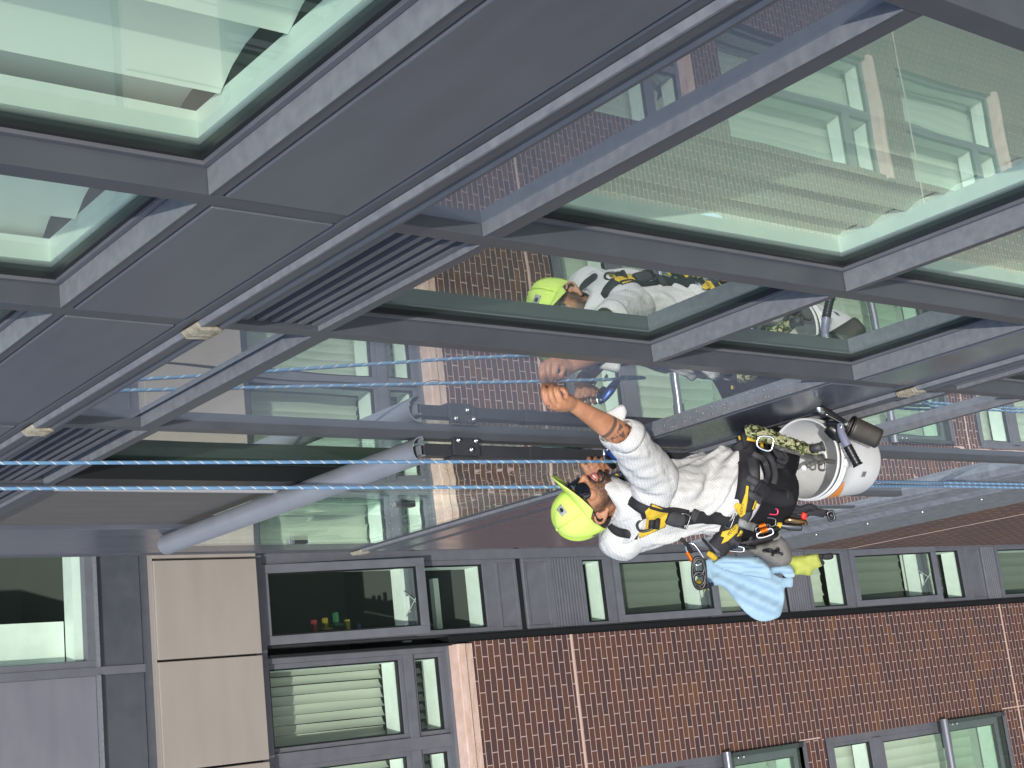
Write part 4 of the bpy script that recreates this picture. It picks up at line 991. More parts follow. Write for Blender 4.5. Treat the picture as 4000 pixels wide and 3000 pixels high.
HA = thing('safety_harness', tuple(WC), 'black and yellow full body climbing harness worn over the white shirt', 'harness')
_s1 = ribbon([(2409,1868),(2424,1895),(2446,1926),(2478,1956),(2512,1980),(2540,1996)], .050, .010).build('shoulder_strap', M['web'], HA, solid=.006)
_s2 = ribbon([(2388,2048),(2402,2066),(2422,2078),(2455,2084),(2492,2089)], .034, .010).build('shoulder_strap', M['web'], HA, solid=.006)
patch_poly([(2402,1852),(2412,1850),(2428,1872),(2424,1884),(2412,1872)], .018).build('yellow_patch', M['yellow'], HA, solid=.003)
ribbon([(2504,1990),(2512,2008),(2515,2026)], .016, .014).build('plate_edge', M['web'], HA, solid=.003)
ribbon([(2540,1976),(2590,1990),(2640,1994),(2690,2004)], .020, .010).build('plate_edge', M['web'], HA, solid=.004)
BV = bvh_of([shirt, tro, _s1, _s2])
bp_ = patch_poly([G7(*p) for p in [(690,888),(885,970),(872,1045),(822,1132),(690,1190),(545,1252),(538,1178),(612,1165),(625,1040),(606,962)]], .009, 8).build('back_plate', M['yellow'], HA, solid=.004)
BV = bvh_of([shirt, tro])
sp_s = ribbon([(2606,2018),(2640,2028),(2680,2028),(2730,2022),(2790,2024),(2850,2034)], .044, .012).build('spine_strap', M['web'], HA, solid=.004)
ribbon([(2612,2020),(2640,2030),(2676,2036)], .052, .020).build('strap_keeper', M['webg'], HA, solid=.006)
ribbon([(2700,2012),(2712,2018),(2722,2022)], .052, .019).build('strap_keeper', M['webg'], HA, solid=.005)
# waist belt: padded outer, woven inner strap
wb1 = ribbon([(2800,2146),(2838,2100),(2874,2040),(2906,1975),(2924,1900),(2926,1820),(2908,1755),(2890,1725)], .078, .010, 10).build('waist_belt', M['web'], HA, solid=.012)
wb2 = ribbon([(2856,2120),(2888,2062),(2922,1990),(2944,1905),(2944,1830),(2930,1770)], .036, .026, 10).build('waist_belt', M['webg'], HA, solid=.004)
BV = bvh_of([shirt, tro, wb1, wb2, bp_, sp_s])
for k, (poly, txt, c0, c1, sz) in enumerate((
    ([(1565,905),(1600,868),(1650,882),(1690,760),(1700,680),(1727,690),(1715,850),(1704,905),(1690,990),(1640,1027),(1608,985)], 'ASTRO', (1660,1000), (1672,880), .017),
    ([(1588,1100),(1622,1106),(1605,1190),(1500,1282),(1430,1312),(1462,1240),(1424,1230),(1440,1180),(1520,1160)], 'PETZL', (1520,1228), (1592,1135), .019))):
    pb = patch_poly([G7(*p) for p in poly], .013, 7).build('yellow_patch', M['yellow'], HA, solid=.003)
    try:
        cu = bpy.data.curves.new('t', 'FONT'); cu.body = txt; cu.size = sz; cu.align_x = 'LEFT'; to = bpy.data.objects.new('t', cu); COL.objects.link(to)
        bpy.context.view_layer.update(); me = bpy.data.meshes.new_from_object(to.evaluated_get(bpy.context.evaluated_depsgraph_get())); bpy.data.objects.remove(to)
        a, c = lay(*G7(*c0), .018)[0], lay(*G7(*c1), .018)[0]; ex = (c-a).normalized(); wd = (c-a).length; ez = -IF; ez = (ez - ex*ez.dot(ex)).normalized(); ey = ez.cross(ex)
        mxx = max(v.co.x for v in me.vertices); kx = wd/mxx; q = MB(); q.add([a + ex*(v.co.x*kx) + ey*(v.co.y*kx*.9) for v in me.vertices], [tuple(p.vertices) for p in me.polygons]); q.build('lettering', M['black'], pb)
    except Exception as ex_: print('text', ex_)
for poly in ([(1800,850),(1832,850),(1802,935),(1766,942)], [(1640,1165),(1672,1170),(1642,1222),(1598,1232)]):
    patch_poly([G7(*p) for p in poly], .014, 6).build('yellow_patch', M['yellow'], HA, solid=.003)
# keeper bands on the belt, a pale one at the small of the back
ribbon([(2885,2040),(2925,2052),(2950,2062)], .030, .012).build('grey_loop', mat('grey_webbing', (.26,.27,.26), .7), HA, solid=.004)
for x, y in ((2925,1880),(2930,1942)): ribbon([(x-8,y-16),(x+22,y+2),(x+46,y+16)], .028, .010).build('keeper', M['webg'], HA, solid=.004)
def ringpath(c, u, v, ru, rv, n=28, p=2.2):
    out = []
    for k in range(n):
        t = 2*math.pi*k/n; ct, st = math.cos(t), math.sin(t); out.append(c + u*(math.copysign(abs(ct)**(2/p), ct)*ru) + v*(math.copysign(abs(st)**(2/p), st)*rv))
    return out
# dorsal ring
c = lay(*G7(640,1090), .014)[0]; u = (at(*G7(790,1040), 5) - at(*G7(540,1150), 5)).normalized(); v = (IF*-.35 + u.cross(IF)).normalized()
b = MB(); b.tube(ringpath(c, u, v, .041, .026, 30, 2.4), .0052, 8, closed=True); b.build('dorsal_ring', M['gun'], HA)
for x, y in ((678,1088),(738,1098)):
    c = lay(*G7(x,y), .018)[0]; t = (at(*G7(x-6,y+50),5)-at(*G7(x+6,y-50),5)).normalized(); b = MB(); b.tube([c - t*.019, c + t*.019], .0105, 10); b.build('ring_sleeve', M['web'], HA)
# buckles
for x, y, r1, r2 in ((1030,1065,.026,.017),(1525,1055,.030,.012)):
    c = lay(*G7(x,y), .010)[0]; u = (at(*G7(x-22,y+60),5)-at(*G7(x+22,y-60),5)).normalized(); v = u.cross(IF).normalized()
    b = MB(); b.tube(ringpath(c, u, v, r1, r2, 20, 5), .0034, 6, closed=True); b.tube([c - u*r1, c + u*r1], .003, 6); b.build('buckle', M['gun'], HA)
# seat part and leg loops
ribbon([(2900,1722),(2945,1716),(2990,1730),(3030,1770),(3040,1830)], .060, .012, 8, 5.44).build('hip_pad', M['web'], HA, solid=.012)
ribbon([(2918,1714),(2958,1724),(2984,1760)], .012, .034, 8, 5.42).build('hip_piping', M['yellow'], HA, solid=.003)
ribbon([(2885,1712),(2900,1708)], .016, .034, 4, 5.42).build('hip_piping', M['yellow'], HA, solid=.003)
ribbon([(2960,1900),(3000,1932),(3060,1950),(3098,1940)], .060, .02, 8, 5.40).build('leg_loop', M['web'], HA, solid=.006)
for q in ([(2940,1770),(2985,1805),(3000,1850),(2985,1880)], [(2960,1745),(3010,1790),(3028,1850),(3022,1890)]):
    ribbon(q, .022, .026, 8, 5.41).build('leg_loop', M['webg'], HA, solid=.004)
def loopbar(x0, y0, x1, y1, d, w, name='gear_loop', m='web', par=None):
    b = MB(); a, c = at(x0,y0,d), at(x1,y1,d); m_ = (a+c)/2 - IF*.02; limb(b, [(a,w),(m_,w),(c,w)], 6, 8); b.build(name, M[m], par or HA)
loopbar(2975,2080,3040,2062,5.40,.006); loopbar(2880,2128,2950,2140,5.40,.006); loopbar(2990,1955,3040,2000,5.38,.007); loopbar(2745,2105,2790,2160,5.42,.006)
ribbon([(2660,2105),(2690,2140),(2700,2160)], .014, .01, 4, 5.42).build('gear_loop', M['web'], HA, solid=.004)
for k, (x, y) in enumerate(((3000,1945),(3022,1950),(3052,1945),(3075,1945))):
    b = MB(); a = at(x, y-34, 5.36+.004*k); c = at(x-4, y+22, 5.36+.004*k); b.tube([a,(a+c)/2-IF*.012,c], .0125, 10); b.build('strap_roll', M['web' if k % 2 else 'webg'], HA)

# ---- carabiners
def carabiner(c, u, v, L_=.052, W=.030, m='silver', gate='orange', label='', grp='carabiners clipped round the harness', r=.0052, barrel=.6):
    t = thing('carabiner', tuple(c), label, 'carabiner', grp)
    P = []
    for k in range(32):
        a = 2*math.pi*k/32; ca, sa = math.cos(a), math.sin(a); w = W*(1 + .16*ca)
        P.append(c + u*(math.copysign(abs(ca)**.8, ca)*L_) + v*(math.copysign(abs(sa)**.55, sa)*w))
    b = MB(); b.tube(P, r, 8, closed=True); b.build('frame', M[m], t)
    if gate:
        b = MB(); gc = c + v*W*.98; n = 7; prof = []; 
        for k in range(n*4+1):
            q = k/(n*4); prof.append((gc + u*(L_*barrel*(q*2-1)*.72), .0086 + .0016*math.cos(q*n*2*math.pi)))
        b.tube([p for p,_ in prof], [x for _,x in prof], 10); b.build('gate_sleeve', M[gate], t)
    return t
def cara(x0, y0, x1, y1, d, side=1, **kw):
    a, e = at(x0,y0,d), at(x1,y1,d + kw.pop('dz', 0)); u = (e-a); L_ = u.length/2; u.normalize(); v = u.cross(IF).normalized()*side + IF*kw.pop('tilt', 0); v.normalize()
    return carabiner((a+e)/2, u, v, L_=L_, **kw)
cara(*G3(1480,850), *G3(1800,860), 5.400, 1, W=.030, m='gun', label='steel carabiner with an orange screw gate beside the bucket rim')
cara(*G3(1210,330), *G3(1330,590), 5.400, 1, W=.020, m='silver', gate=None, label='large plain silver carabiner at the wall side of the waist belt')
cara(*G5(385,480), *G5(515,700), 5.400, -1, W=.022, m='silver', label='silver carabiner with orange gate holding the black figure eight plate', tilt=.3)
cara(*G3(1450,1420), *G3(1770,1440), 5.370, 1, W=.016, m='gun', gate=None, label='dark carabiner on the back gear loop, below the small of the back')
cara(*G3(1480,1560), *G3(1690,1500), 5.350, 1, W=.012, m='gun', gate='orange', label='carabiner with orange gate under the back gear loop, nearer the knife', r=.004)
cara(*G3(1500,1640), *G3(1730,1560), 5.340, 1, W=.012, m='silver', gate='orange', label='carabiner with orange gate touching the black tool pouch', r=.004)
cara(*G3(1530,1250), *G3(1800,1290), 5.360, 1, W=.012, m='pink', gate=None, label='pink wire gate carabiner holding the bunched black slings', r=.0038)
cara(*G3(1540,1235), *G3(1780,1240), 5.375, 1, W=.010, m='pink', gate=None, label='second pink carabiner, half hidden behind the first', r=.0036)
cara(*G5(760,525), *G5(985,545), 5.360, 1, W=.010, m='silver', gate='blueano', label='silver carabiner with a blue gate just above the light blue towel', r=.0045, barrel=.35)
cara(*G5(735,590), *G5(900,600), 5.370, 1, W=.012, m='gun', gate='orange', label='small carabiner with an orange gate at the top of the towel', r=.004, barrel=.3)
# figure eight plate
t = thing('figure_eight_plate', tuple(at(2728,2235,5.2)), 'black figure eight plate with a yellow tag hanging from the silver carabiner', 'descender')
b = MB(); ax_ = (at(*G5(505,930),5.2) - at(*G5(490,660),5.2)); uu = ax_.normalized(); vv = uu.cross(IF).normalized()
c1, c2 = at(*G5(500,735),5.2), at(*G5(500,860),5.2)
b.tube(ringpath(c1, uu, vv, .030, .019, 24, 2), .0065, 8, closed=True); b.tube(ringpath(c2, uu, vv, .024, .021, 24, 2), .0065, 8, closed=True); b.tube(ringpath((c1+c2)/2, uu, vv, .058, .024, 30, 2.4), .006, 8, closed=True); b.build('plate', M['black'], t)
b = MB(); limb(b, [(at(*G5(470,890),5.385),.010),(at(*G5(510,905),5.385),.010),(at(*G5(540,960),5.380),.007),(at(*G5(570,965),5.380),.006)], 6, 8); b.build('yellow_tag', M['yellow'], t)
b = MB(); limb(b, [(at(*G5(545,955),5.390),.009),(at(*G5(600,935),5.2),.009),(at(*G5(640,920),5.420),.008)], 6, 8); b.build('cord', M['web'], t)

# ---- tools and bags on the belt
def cloth(outline, d, m, name, parent, bulge=.02, thick=.006, step=10, folds=None, seed=1, off=None):
    """soft sheet with its own thickness; outline in photo pixels, puffed outwards"""
    n = len(outline); dn = []
    sp_ = spline([tuple(p) for p in outline] + [tuple(outline[0])], 4)[:-1]
    pts = [Vector(p) for p in sp_]; nb = len(pts); poly = [tuple(p) for p in pts]
    def inside(x, y):
        c = False
        for i in range(nb):
            ax_, ay = poly[i]; bx_, by = poly[i-1]
            if (ay > y) != (by > y) and x < (bx_-ax_)*(y-ay)/(by-ay) + ax_: c = not c
        return c
    def dist(x, y):
        return min(((x-p[0])**2 + (y-p[1])**2)**.5 for p in poly)
    x0, x1 = min(p.x for p in pts), max(p.x for p in pts); y0, y1 = min(p.y for p in pts), max(p.y for p in pts); ins = []
    yy = y0
    while yy < y1:
        xx = x0
        while xx < x1:
            if inside(xx, yy) and dist(xx, yy) > step*.55: ins.append(Vector((xx, yy)))
            xx += step
        yy += step
    r = geometry.delaunay_2d_cdt(pts + ins, [(i,(i+1)%nb) for i in range(nb)], [list(range(nb))], 1, 1e-4)
    mx = max([dist(p.x,p.y) for p in ins] + [1]); F, B_ = [], []
    for p in r[0]:
        k = min(1, dist(p.x,p.y)/mx*1.6); h = math.sqrt(max(0,1-(1-k)**2)); w = folds(p.x, p.y)*min(1,k*2) if folds else 0
        dd = d + (off(p.x, p.y) if off else 0)
        F.append(at(p.x, p.y, dd - bulge*h - w - thick/2)); B_.append(at(p.x, p.y, dd + bulge*h*.6 - w*.6 + thick/2))
    N_ = len(F); fs = [tuple(f) for f in r[2]]; b = MB()
    ed = {}
    for f in fs:
        for i in range(len(f)):
            e = (f[i], f[(i+1)%len(f)])
            if (e[1],e[0]) in ed: del ed[(e[1],e[0])]
            else: ed[e] = 1
    b.add(F + B_, fs + [tuple(i+N_ for i in reversed(f)) for f in fs] + [(e[1], e[0], e[0]+N_, e[1]+N_) for e in ed], 0, True)
    return b.build(name, m, parent)
M['towel'] = mat('blue_towel', (.35,.50,.62), .95, 0, .1, bump=(260,.6,.002), var=(14,(.30,.45,.57),.7))
M['pouch'] = mat('grey_canvas', (.23,.225,.215), .9, 0, .1, bump=(160,.6,.002), var=(16,(.15,.145,.135),.8))
M['bag'] = mat('lime_bag', (.50,.55,.12), .8, 0, .2, bump=(40,.5,.005), var=(14,(.28,.29,.09),.8))
tw = thing('towel', tuple(at(2950,2300,5.510)), 'light blue cleaning towel hanging in folds from the back of the harness', 'towel')
def tf1(x, y): return .017*math.sin((y-2150-.18*(x-2750))/9.0) + .006*math.sin((y-2150+.1*x)/4.7+1)
def tf2(x, y): return .020*math.sin((y-2230-.45*(x-2750))/15.0) + .004*math.sin((x+y)/11.0)
cloth([G5(*p) for p in [(565,660),(640,640),(760,650),(1080,660),(1230,730),(1290,800),(1390,850),(1500,850),(1515,900),(1500,950),(1425,960),(1420,1080),(1385,1240),(1330,1290),(1200,1320),(1090,1290),(980,1200),(880,1080),(800,990),(730,935),(650,930),(600,880),(570,780)]], 5.460, M['towel'], 'towel_back', tw, .014, .008, 10, tf2)
cloth([G5(*p) for p in [(640,700),(720,640),(780,612),(930,612),(1120,625),(1215,690),(1275,770),(1285,860),(1180,855),(1050,830),(850,790),(720,740)]], 5.325, M['towel'], 'towel_fold', tw, .020, .008, 9, tf1)
cloth([G5(*p) for p in [(1270,740),(1340,720),(1440,700),(1500,725),(1530,800),(1525,840),(1440,845),(1380,800),(1290,800)]], 5.460, M['towel'], 'towel_corner', tw, .012, .008, 9, tf1)
b = MB(); limb(b, [(at(*G5(590,580),5.410),.009),(at(*G5(640,610),5.405),.012),(at(*G5(690,655),5.405),.009)], 5, 10, flat=.6, up=IF); tag(b.build('yellow_strap', M['yellow'], None, origin=at(*G5(640,610),5.410)), 'short yellow strap holding the top of the blue towel', 'strap')
po_ = thing('tool_pouch', tuple(at(3000,2110,5.510)), 'black tool pouch between the towel and the hanging knife', 'pouch')
cloth([G5(*p) for p in [(905,500),(900,440),(1010,420),(1080,410),(1180,385),(1290,375),(1340,350),(1370,400),(1350,440),(1200,480),(1080,520),(1010,545)]], 5.480, M['web'], 'pouch_body', po_, .03, .01, 10)
b = MB(); limb(b, [(at(*G5(930,480),5.430),.006),(at(*G5(1080,450),5.425),.006)], 4, 8); limb(b, [(at(*G5(1000,520),5.430),.006),(at(*G5(1070,400),5.430),.006)], 4, 8); b.build('pouch_strap', M['webg'], po_)
gp = thing('cloth_pouch', tuple(at(3010,2150,5.2)), 'grey drawstring cloth pouch with a black bow, above the lime bag', 'pouch')
cloth([G5(*p) for p in [(1005,560),(1100,500),(1220,470),(1320,430),(1370,395),(1440,450),(1480,520),(1500,620),(1490,680),(1440,720),(1370,735),(1270,705),(1230,680),(1130,620)]], 5.450, M['pouch'], 'pouch_body', gp, .045, .008, 10, lambda x,y: .005*math.sin((x*.8-y)/9.0)+.003*math.sin((x+y*.4)/6))
b = MB(); limb(b, [(at(*G5(1300,440),5.415),.005),(at(*G5(1360,410),5.410),.006),(at(*G5(1375,360),5.420),.005)], 5, 8); b.build('pouch_rim', M['pouch'], gp)
b = MB(); cc = at(*G5(1320,570),5.385)
for pth in ([(1320,570),(1270,545),(1205,550),(1200,562),(1270,568),(1320,575)], [(1320,570),(1350,530),(1362,545),(1345,575),(1325,580)], [(1320,575),(1395,588),(1390,600)], [(1318,575),(1290,600),(1300,608)]):
    limb(b, [(at(*G5(x,y),5.385 - .01*(k % 2)), .0042) for k, (x,y) in enumerate(pth)], 4, 6)
b.build('bow_cord', M['black'], gp)
bg_ = thing('lime_bag', tuple(at(3150,2200,5.510)), 'small lime yellow bag with a black loop, hanging lowest behind the towel', 'bag')
cloth([G5(*p) for p in [(1480,620),(1560,612),(1680,600),(1785,590),(1810,640),(1850,700),(1780,745),(1735,765),(1700,825),(1600,815),(1530,815),(1520,760),(1450,690)]], 5.510, M['bag'], 'bag_body', bg_, .022, .008, 9, lambda x,y: .005*math.sin((y-.3*x)/8.0))
cloth([G5(*p) for p in [(1788,592),(1815,598),(1835,650),(1858,690),(1830,715),(1805,650)]], 5.475, M['web'], 'bag_rim', bg_, .004, .006, 6)
cloth([G5(*p) for p in [(1822,600),(1920,578),(1955,620),(1925,650),(1840,652)]], 5.485, M['web'], 'bag_loop', bg_, .006, .006, 7)
sl_ = thing('sling_bundle', tuple(at(3100,1995,5.2)), 'bundle of black slings with red tape hanging from the pink carabiner', 'slings')
b = MB()
for pth, r in (([(1340,120),(1500,90),(1600,110),(1690,80),(1760,110)], .016), ([(1340,150),(1480,180),(1600,200),(1700,150),(1850,170)], .013), ([(1400,110),(1530,140),(1660,130),(1800,140),(1930,170)], .012), ([(1370,80),(1420,60),(1400,100),(1350,90)], .008), ([(1740,110),(1830,130),(1940,150)], .010)):
    limb(b, [(at(*G5(x,y),5.460 - .006*(k % 2)), r*.8) for k, (x,y) in enumerate(pth)], 6, 10, flat=.55, up=IF)
b.build('webbing', M['web'], sl_)
b = MB(); limb(b, [(at(*G5(1640,150),5.440),.011),(at(*G5(1630,190),5.438),.012),(at(*G5(1640,228),5.440),.008)], 4, 8, flat=.5, up=IF); b.build('red_tape', M['red'], sl_)
b = MB(); c = at(*G5(1925,180),5.440); u = (at(*G5(1945,215),5)-at(*G5(1925,145),5)).normalized(); v = u.cross(IF).normalized(); b.tube(ringpath(c,u,v,.017,.012,16,5), .005, 6, closed=True); b.tube([c-u*.016,c+u*.016], .005, 6); b.build('buckle', M['gun'], sl_)
kn_ = thing('folding_knife', tuple(at(3080,2052,5.2)), 'folding knife with a dark handle and yellow ferrule on the back gear loop', 'knife')
b = MB(); limb(b, [(at(*G5(1385,285),5.430),.010),(at(*G5(1500,300),5.430),.0145),(at(*G5(1610,305),5.430),.013)], 6, 10, flat=.6, up=IF); b.build('handle', M['gun'], kn_)
b = MB(); limb(b, [(at(*G5(1340,268),5.430),.009),(at(*G5(1388,285),5.428),.0125)], 3, 10); b.build('ferrule', M['yellow'], kn_)
b = MB(); limb(b, [(at(*G5(1420,240),5.425),.009),(at(*G5(1480,225),5.420),.012),(at(*G5(1560,240),5.420),.012),(at(*G5(1640,250),5.425),.010),(at(*G5(1650,285),5.425),.007)], 5, 10, flat=.5, up=IF); b.build('blade', mat('tinted_steel', (.16,.10,.05), .2, .9), kn_)
b = MB(); limb(b, [(at(*G5(1265,262),5.430),.003),(at(*G5(1345,280),5.430),.004)], 3, 6); b.build('pin', M['silver'], kn_)

cloth([(2362,1612),(2398,1594),(2431,1580),(2448,1606),(2440,1646),(2452,1690),(2420,1682),(2388,1648)], 4.785, M['shirt'], 'cuff_flap', shirt, .012, .006, 7)
# ================================================================== bucket and window tools
RC = at(3139, 1794, 5.44); BA = Vector((.02, .075, -1)).normalized(); bx = Vector((1,0,0)) - BA*BA.x; bx.normalize(); by = BA.cross(bx)
M['bucket'] = mat('white_bucket', (.78,.79,.79), .42, 0, .5, bump=(60,.15,.002), var=(9,(.62,.63,.63),.8))
BK = thing('bucket', tuple(RC + BA*.33), 'white plastic bucket hanging beside the worker with cleaning tools clipped to its rim', 'bucket')
def lathe(b, prof, o, axd, e1, e2, n=64, mi=0):
    P = [[o + axd*h + (e1*math.cos(2*math.pi*k/n) + e2*math.sin(2*math.pi*k/n))*r for (r, h) in prof] for k in range(n)]
    b.grid(P, closed_u=True, mi=mi)
b = MB(); lathe(b, [(.149,.006),(.151,.0),(.156,-.002),(.158,.002),(.158,.010),(.153,.013),(.1525,.026),(.160,.028),(.160,.034),(.1525,.037),(.152,.048),(.1585,.050),(.1585,.056),(.1515,.060),(.151,.090),(.149,.095),(.146,.15),(.136,.315),(.130,.330),(.0,.332),(.0,.326),(.128,.325),(.133,.31),(.147,.05),(.149,.006)], RC, BA, bx, by); b.build('pail', M['bucket'], BK)
b = MB(); lathe(b, [(.1528,.0135),(.1545,.015),(.1545,.025),(.1528,.0265)], RC, BA, bx, by); b.build('rim_groove', mat('grimy_groove', (.06,.05,.045), .8), BK)
def on_bucket(phi, h, off=.0012):
    r = .151 + (.136-.151)*(max(0,h-.09)/.225) if h > .09 else .1515
    return RC + BA*h + (bx*math.cos(phi) + by*math.sin(phi))*(r + off)
def bphi(x, y, h):           # angle of the bucket side seen at this photo point
    best = min(range(720), key=lambda k: (lambda p: (FPX*Vector(CR[0]).dot(p-CAM)/IF.dot(p-CAM)+2000-x)**2 + (FPX*Vector(CR[1]).dot(p-CAM)/IF.dot(p-CAM)+1500-y)**2 + (1e6 if (p-RC).dot(IF) - BA.dot(IF)*h > 0 else 0))(on_bucket(k*math.pi/360, h)))
    return best*math.pi/360
p0 = bphi(3262, 1940, .13)
b = MB(); tri = []
for i in range(9):
    for j in range(9):
        tri.append(on_bucket(p0 - .62 + .90*i/8, .075 + .11*j/8))
fs = [(i*9+j,(i+1)*9+j,(i+1)*9+j+1,i*9+j+1) for i in range(8) for j in range(8) if j <= i]
b.add(tri, fs, 0, True); b.build('orange_print', mat('orange_print', (.80,.20,.03), .5, var=(20,(.86,.42,.10),.7)), BK)
for r_ in range(3):
    b = MB()
    for k in range(5 - r_):
        ph = p0 - .02 + .035*k + .02*r_; hh = .100 + .018*r_
        b.add([on_bucket(ph,hh,.002), on_bucket(ph+.022,hh,.002), on_bucket(ph+.022,hh+.010,.002), on_bucket(ph,hh+.010,.002)], [(0,1,2,3)])
    b.build('print_lettering', M['white'], BK)
p1 = bphi(3362, 1838, .20)
b = MB(); P = [[on_bucket(p1 + .055*i, .19 + .03*j/2) for j in range(3)] for i in range(4)]; b.grid(P); b.build('grey_label', M['grey'], BK)
b = MB()
for k in range(4): b.add([on_bucket(p1+.01+.018*q, .193+.006*k, .0022) for q in (0,7)] + [on_bucket(p1+.01+.018*q, .1955+.006*k, .0022) for q in (7,0)], [(0,1,2,3)])
b.build('label_print', M['black'], BK)
p2 = bphi(3280, 1805, .05); b = MB(); c = on_bucket(p2, .045, .004); b.tube([c, c + (c-RC-BA*.045).normalized()*.012], .018, 10); b.build('handle_ear', M['bucket'], BK)
# dirty lower edge
# rope handle
M['cord'] = mat('black_cord', (.03,.03,.032), .7, 0, .3, bump=(500,.6,.002), var=(120,(.35,.34,.30),.55))
rh = thing('tether_cord', tuple(at(3160,1790,5.330)), 'black flecked cord tied from the harness to the bucket rim with a frayed end', 'cord')
b = MB(); limb(b, [(at(*G4(420,690),5.300),.008),(at(*G4(560,745),5.2),.0085),(at(*G4(860,825),5.270),.0085),(at(*G4(1090,885),5.2),.009),(at(*G4(1200,920),5.315),.009),(at(*G4(1310,935),5.355),.009)], 6, 10); b.build('cord', M['cord'], rh)
b = MB(); limb(b, [(at(*G4(1100,915),5.270),.009),(at(*G4(1000,965),5.265),.009),(at(*G4(915,1005),5.270),.009)], 6, 10); b.build('cord_end', M['cord'], rh)
b = MB(); ell(b, at(*G4(885,1022),5.270), (.012,.012,.012)); b.build('frayed_tip', M['bucket'], rh)
b = MB(); limb(b, [(at(*G4(1100,850),5.265),.009),(at(*G4(1145,900),5.250),.010),(at(*G4(1120,960),5.260),.009),(at(*G4(1080,900),5.275),.009)], 6, 10); b.build('knot', M['cord'], rh)
cara(*G4(1140,830), *G4(1150,1060), 5.265, 1, W=.012, m='gun', gate=None, label='dark carabiner clipped on the bucket rim under the cord knot', r=.0042)
b = MB()
for pth in ([(500,760),(580,780),(640,880),(600,950),(540,900),(500,830)], [(470,800),(560,830),(600,900),(560,940),(500,900)], [(440,740),(520,860),(600,860),(640,930)]):
    limb(b, [(at(*G4(x,y),5.285 - .006*(k % 2)), .0085) for k, (x,y) in enumerate(pth)], 5, 8)
tag(b.build('coiled_cord', M['web'], None, origin=at(*G4(560,860),5.2)), 'small coil of black cord between the harness and the bucket', 'cord')
# camouflage scrubber sleeve
m = mat('camouflage_cloth', (.22,.27,.12), .9, 0, .15, bump=(90,.8,.006), var=(70,(.045,.05,.028),1.0))
nt_ = m.node_tree; N_ = nt_.nodes; pr_ = N_['Principled BSDF']; gn = N_.new('ShaderNodeNewGeometry'); vn = N_.new('ShaderNodeTexNoise'); vn.inputs['Scale'].default_value = 42; vn.inputs['Detail'].default_value = 3; vn.inputs['Distortion'].default_value = 1.5; nt_.links.new(gn.outputs['Position'], vn.inputs['Vector'])
vr = N_.new('ShaderNodeValToRGB'); vr.color_ramp.interpolation = 'CONSTANT'; el = vr.color_ramp.elements; el[0].position = 0; el[0].color = (.035,.03,.022,1); el[1].position = .44; el[1].color = (.16,.21,.07,1)
for ps, cl in ((.50,(.42,.40,.26,1)),(.56,(.22,.28,.10,1)),(.62,(.55,.50,.38,1))): q = el.new(ps); q.color = cl
nt_.links.new(vn.outputs['Fac'], vr.inputs[0]); nt_.links.new(vr.outputs[0], pr_.inputs['Base Color']); M['camo'] = m
sb = thing('scrubber_sleeve', tuple(at(3030,1710,5.330)), 'rolled camouflage cloth scrubber lying across the bucket mouth', 'scrubber')
b = MB(); pts = [(at(*G4(45,510),5.280),.020),(at(*G4(150,500),5.275),.026),(at(*G4(400,580),5.270),.028),(at(*G4(650,680),5.270),.026),(at(*G4(900,760),5.280),.026),(at(*G4(1060,830),5.295),.016)]
s = spline([(*p, r) for p, r in pts], 10); rnd = random.Random(5); b.tube([q[:3] for q in s], [q[3]*(1+.10*math.sin(k*1.7)+.06*rnd.uniform(-1,1)) for k, q in enumerate(s)], 18); b.build('cloth_roll', M['camo'], sb)
b = MB(); b.tube([at(*G4(990,755),5.250), at(*G4(1150,715),5.230)], .015, 16, caps=False); b.tube([at(*G4(1150,715),5.230), at(*G4(1172,708),5.228)], .0175, 16, caps=False); b.build('handle_socket', mat('dark_rubber', (.055,.057,.062), .5), sb, solid=.004)
t = cara(*G4(215,640), *G4(440,690), 5.235, 1, W=.026, m='silver', gate=None, label='shiny carabiner hooked over the camouflage scrubber roll', r=.0042)
# holster and squeegee
hs = thing('tool_holster', tuple(at(3330,1700,5.35)), 'worn black plastic holster strapped to the wall side of the bucket', 'holster')
b = MB(); A0, A1 = at(*G4(1560,430),5.320), at(*G4(1950,600),5.33); u = (A1-A0).normalized(); v = u.cross(IF).normalized(); wv = u.cross(v)
P = []
for k in range(10):
    q = k/9; c = A0.lerp(A1, q); r1 = .040 - .004*q; r2 = .030; P.append([c + v*(math.copysign(abs(math.cos(t))**.75, math.cos(t))*r1) + wv*(math.copysign(abs(math.sin(t))**.75, math.sin(t))*r2) for t in [2*math.pi*i/32 for i in range(33)]])
b.grid(P); b.add(P[-1][:-1], [tuple(range(32))]); b.build('shell', mat('worn_black_plastic', (.022,.020,.018), .38, 0, .5, bump=(25,.4,.006), var=(10,(.06,.05,.042),.7,(1,1,1))), hs, solid=.005)
b = MB(); b.tube(P[0][:-1], .0045, 6, closed=True); b.build('rim', M['black'], hs)
b = MB(); limb(b, [(at(*G4(1230,420),5.350),.026),(at(*G4(1340,500),5.350),.034),(at(*G4(1420,600),5.360),.028)], 5, 12); limb(b, [(at(*G4(1210,380),5.320),.010),(at(*G4(1400,400),5.295),.012),(at(*G4(1480,480),5.290),.010)], 5, 10); b.build('mount', M['black'], hs)
sq = thing('squeegee', tuple(at(3300,1720,5.2)), 'squeegee with grey handle and black ribbed grip hanging over the bucket side', 'squeegee')
b = MB(); limb(b, [(at(*G4(1410,395),5.280),.0125),(at(*G4(1420,500),5.270),.0145),(at(*G4(1470,620),5.255),.016),(at(*G4(1520,715),5.245),.015)], 8, 12); b.build('handle', mat('grey_blue_plastic', (.22,.23,.32), .35), sq)
b = MB()
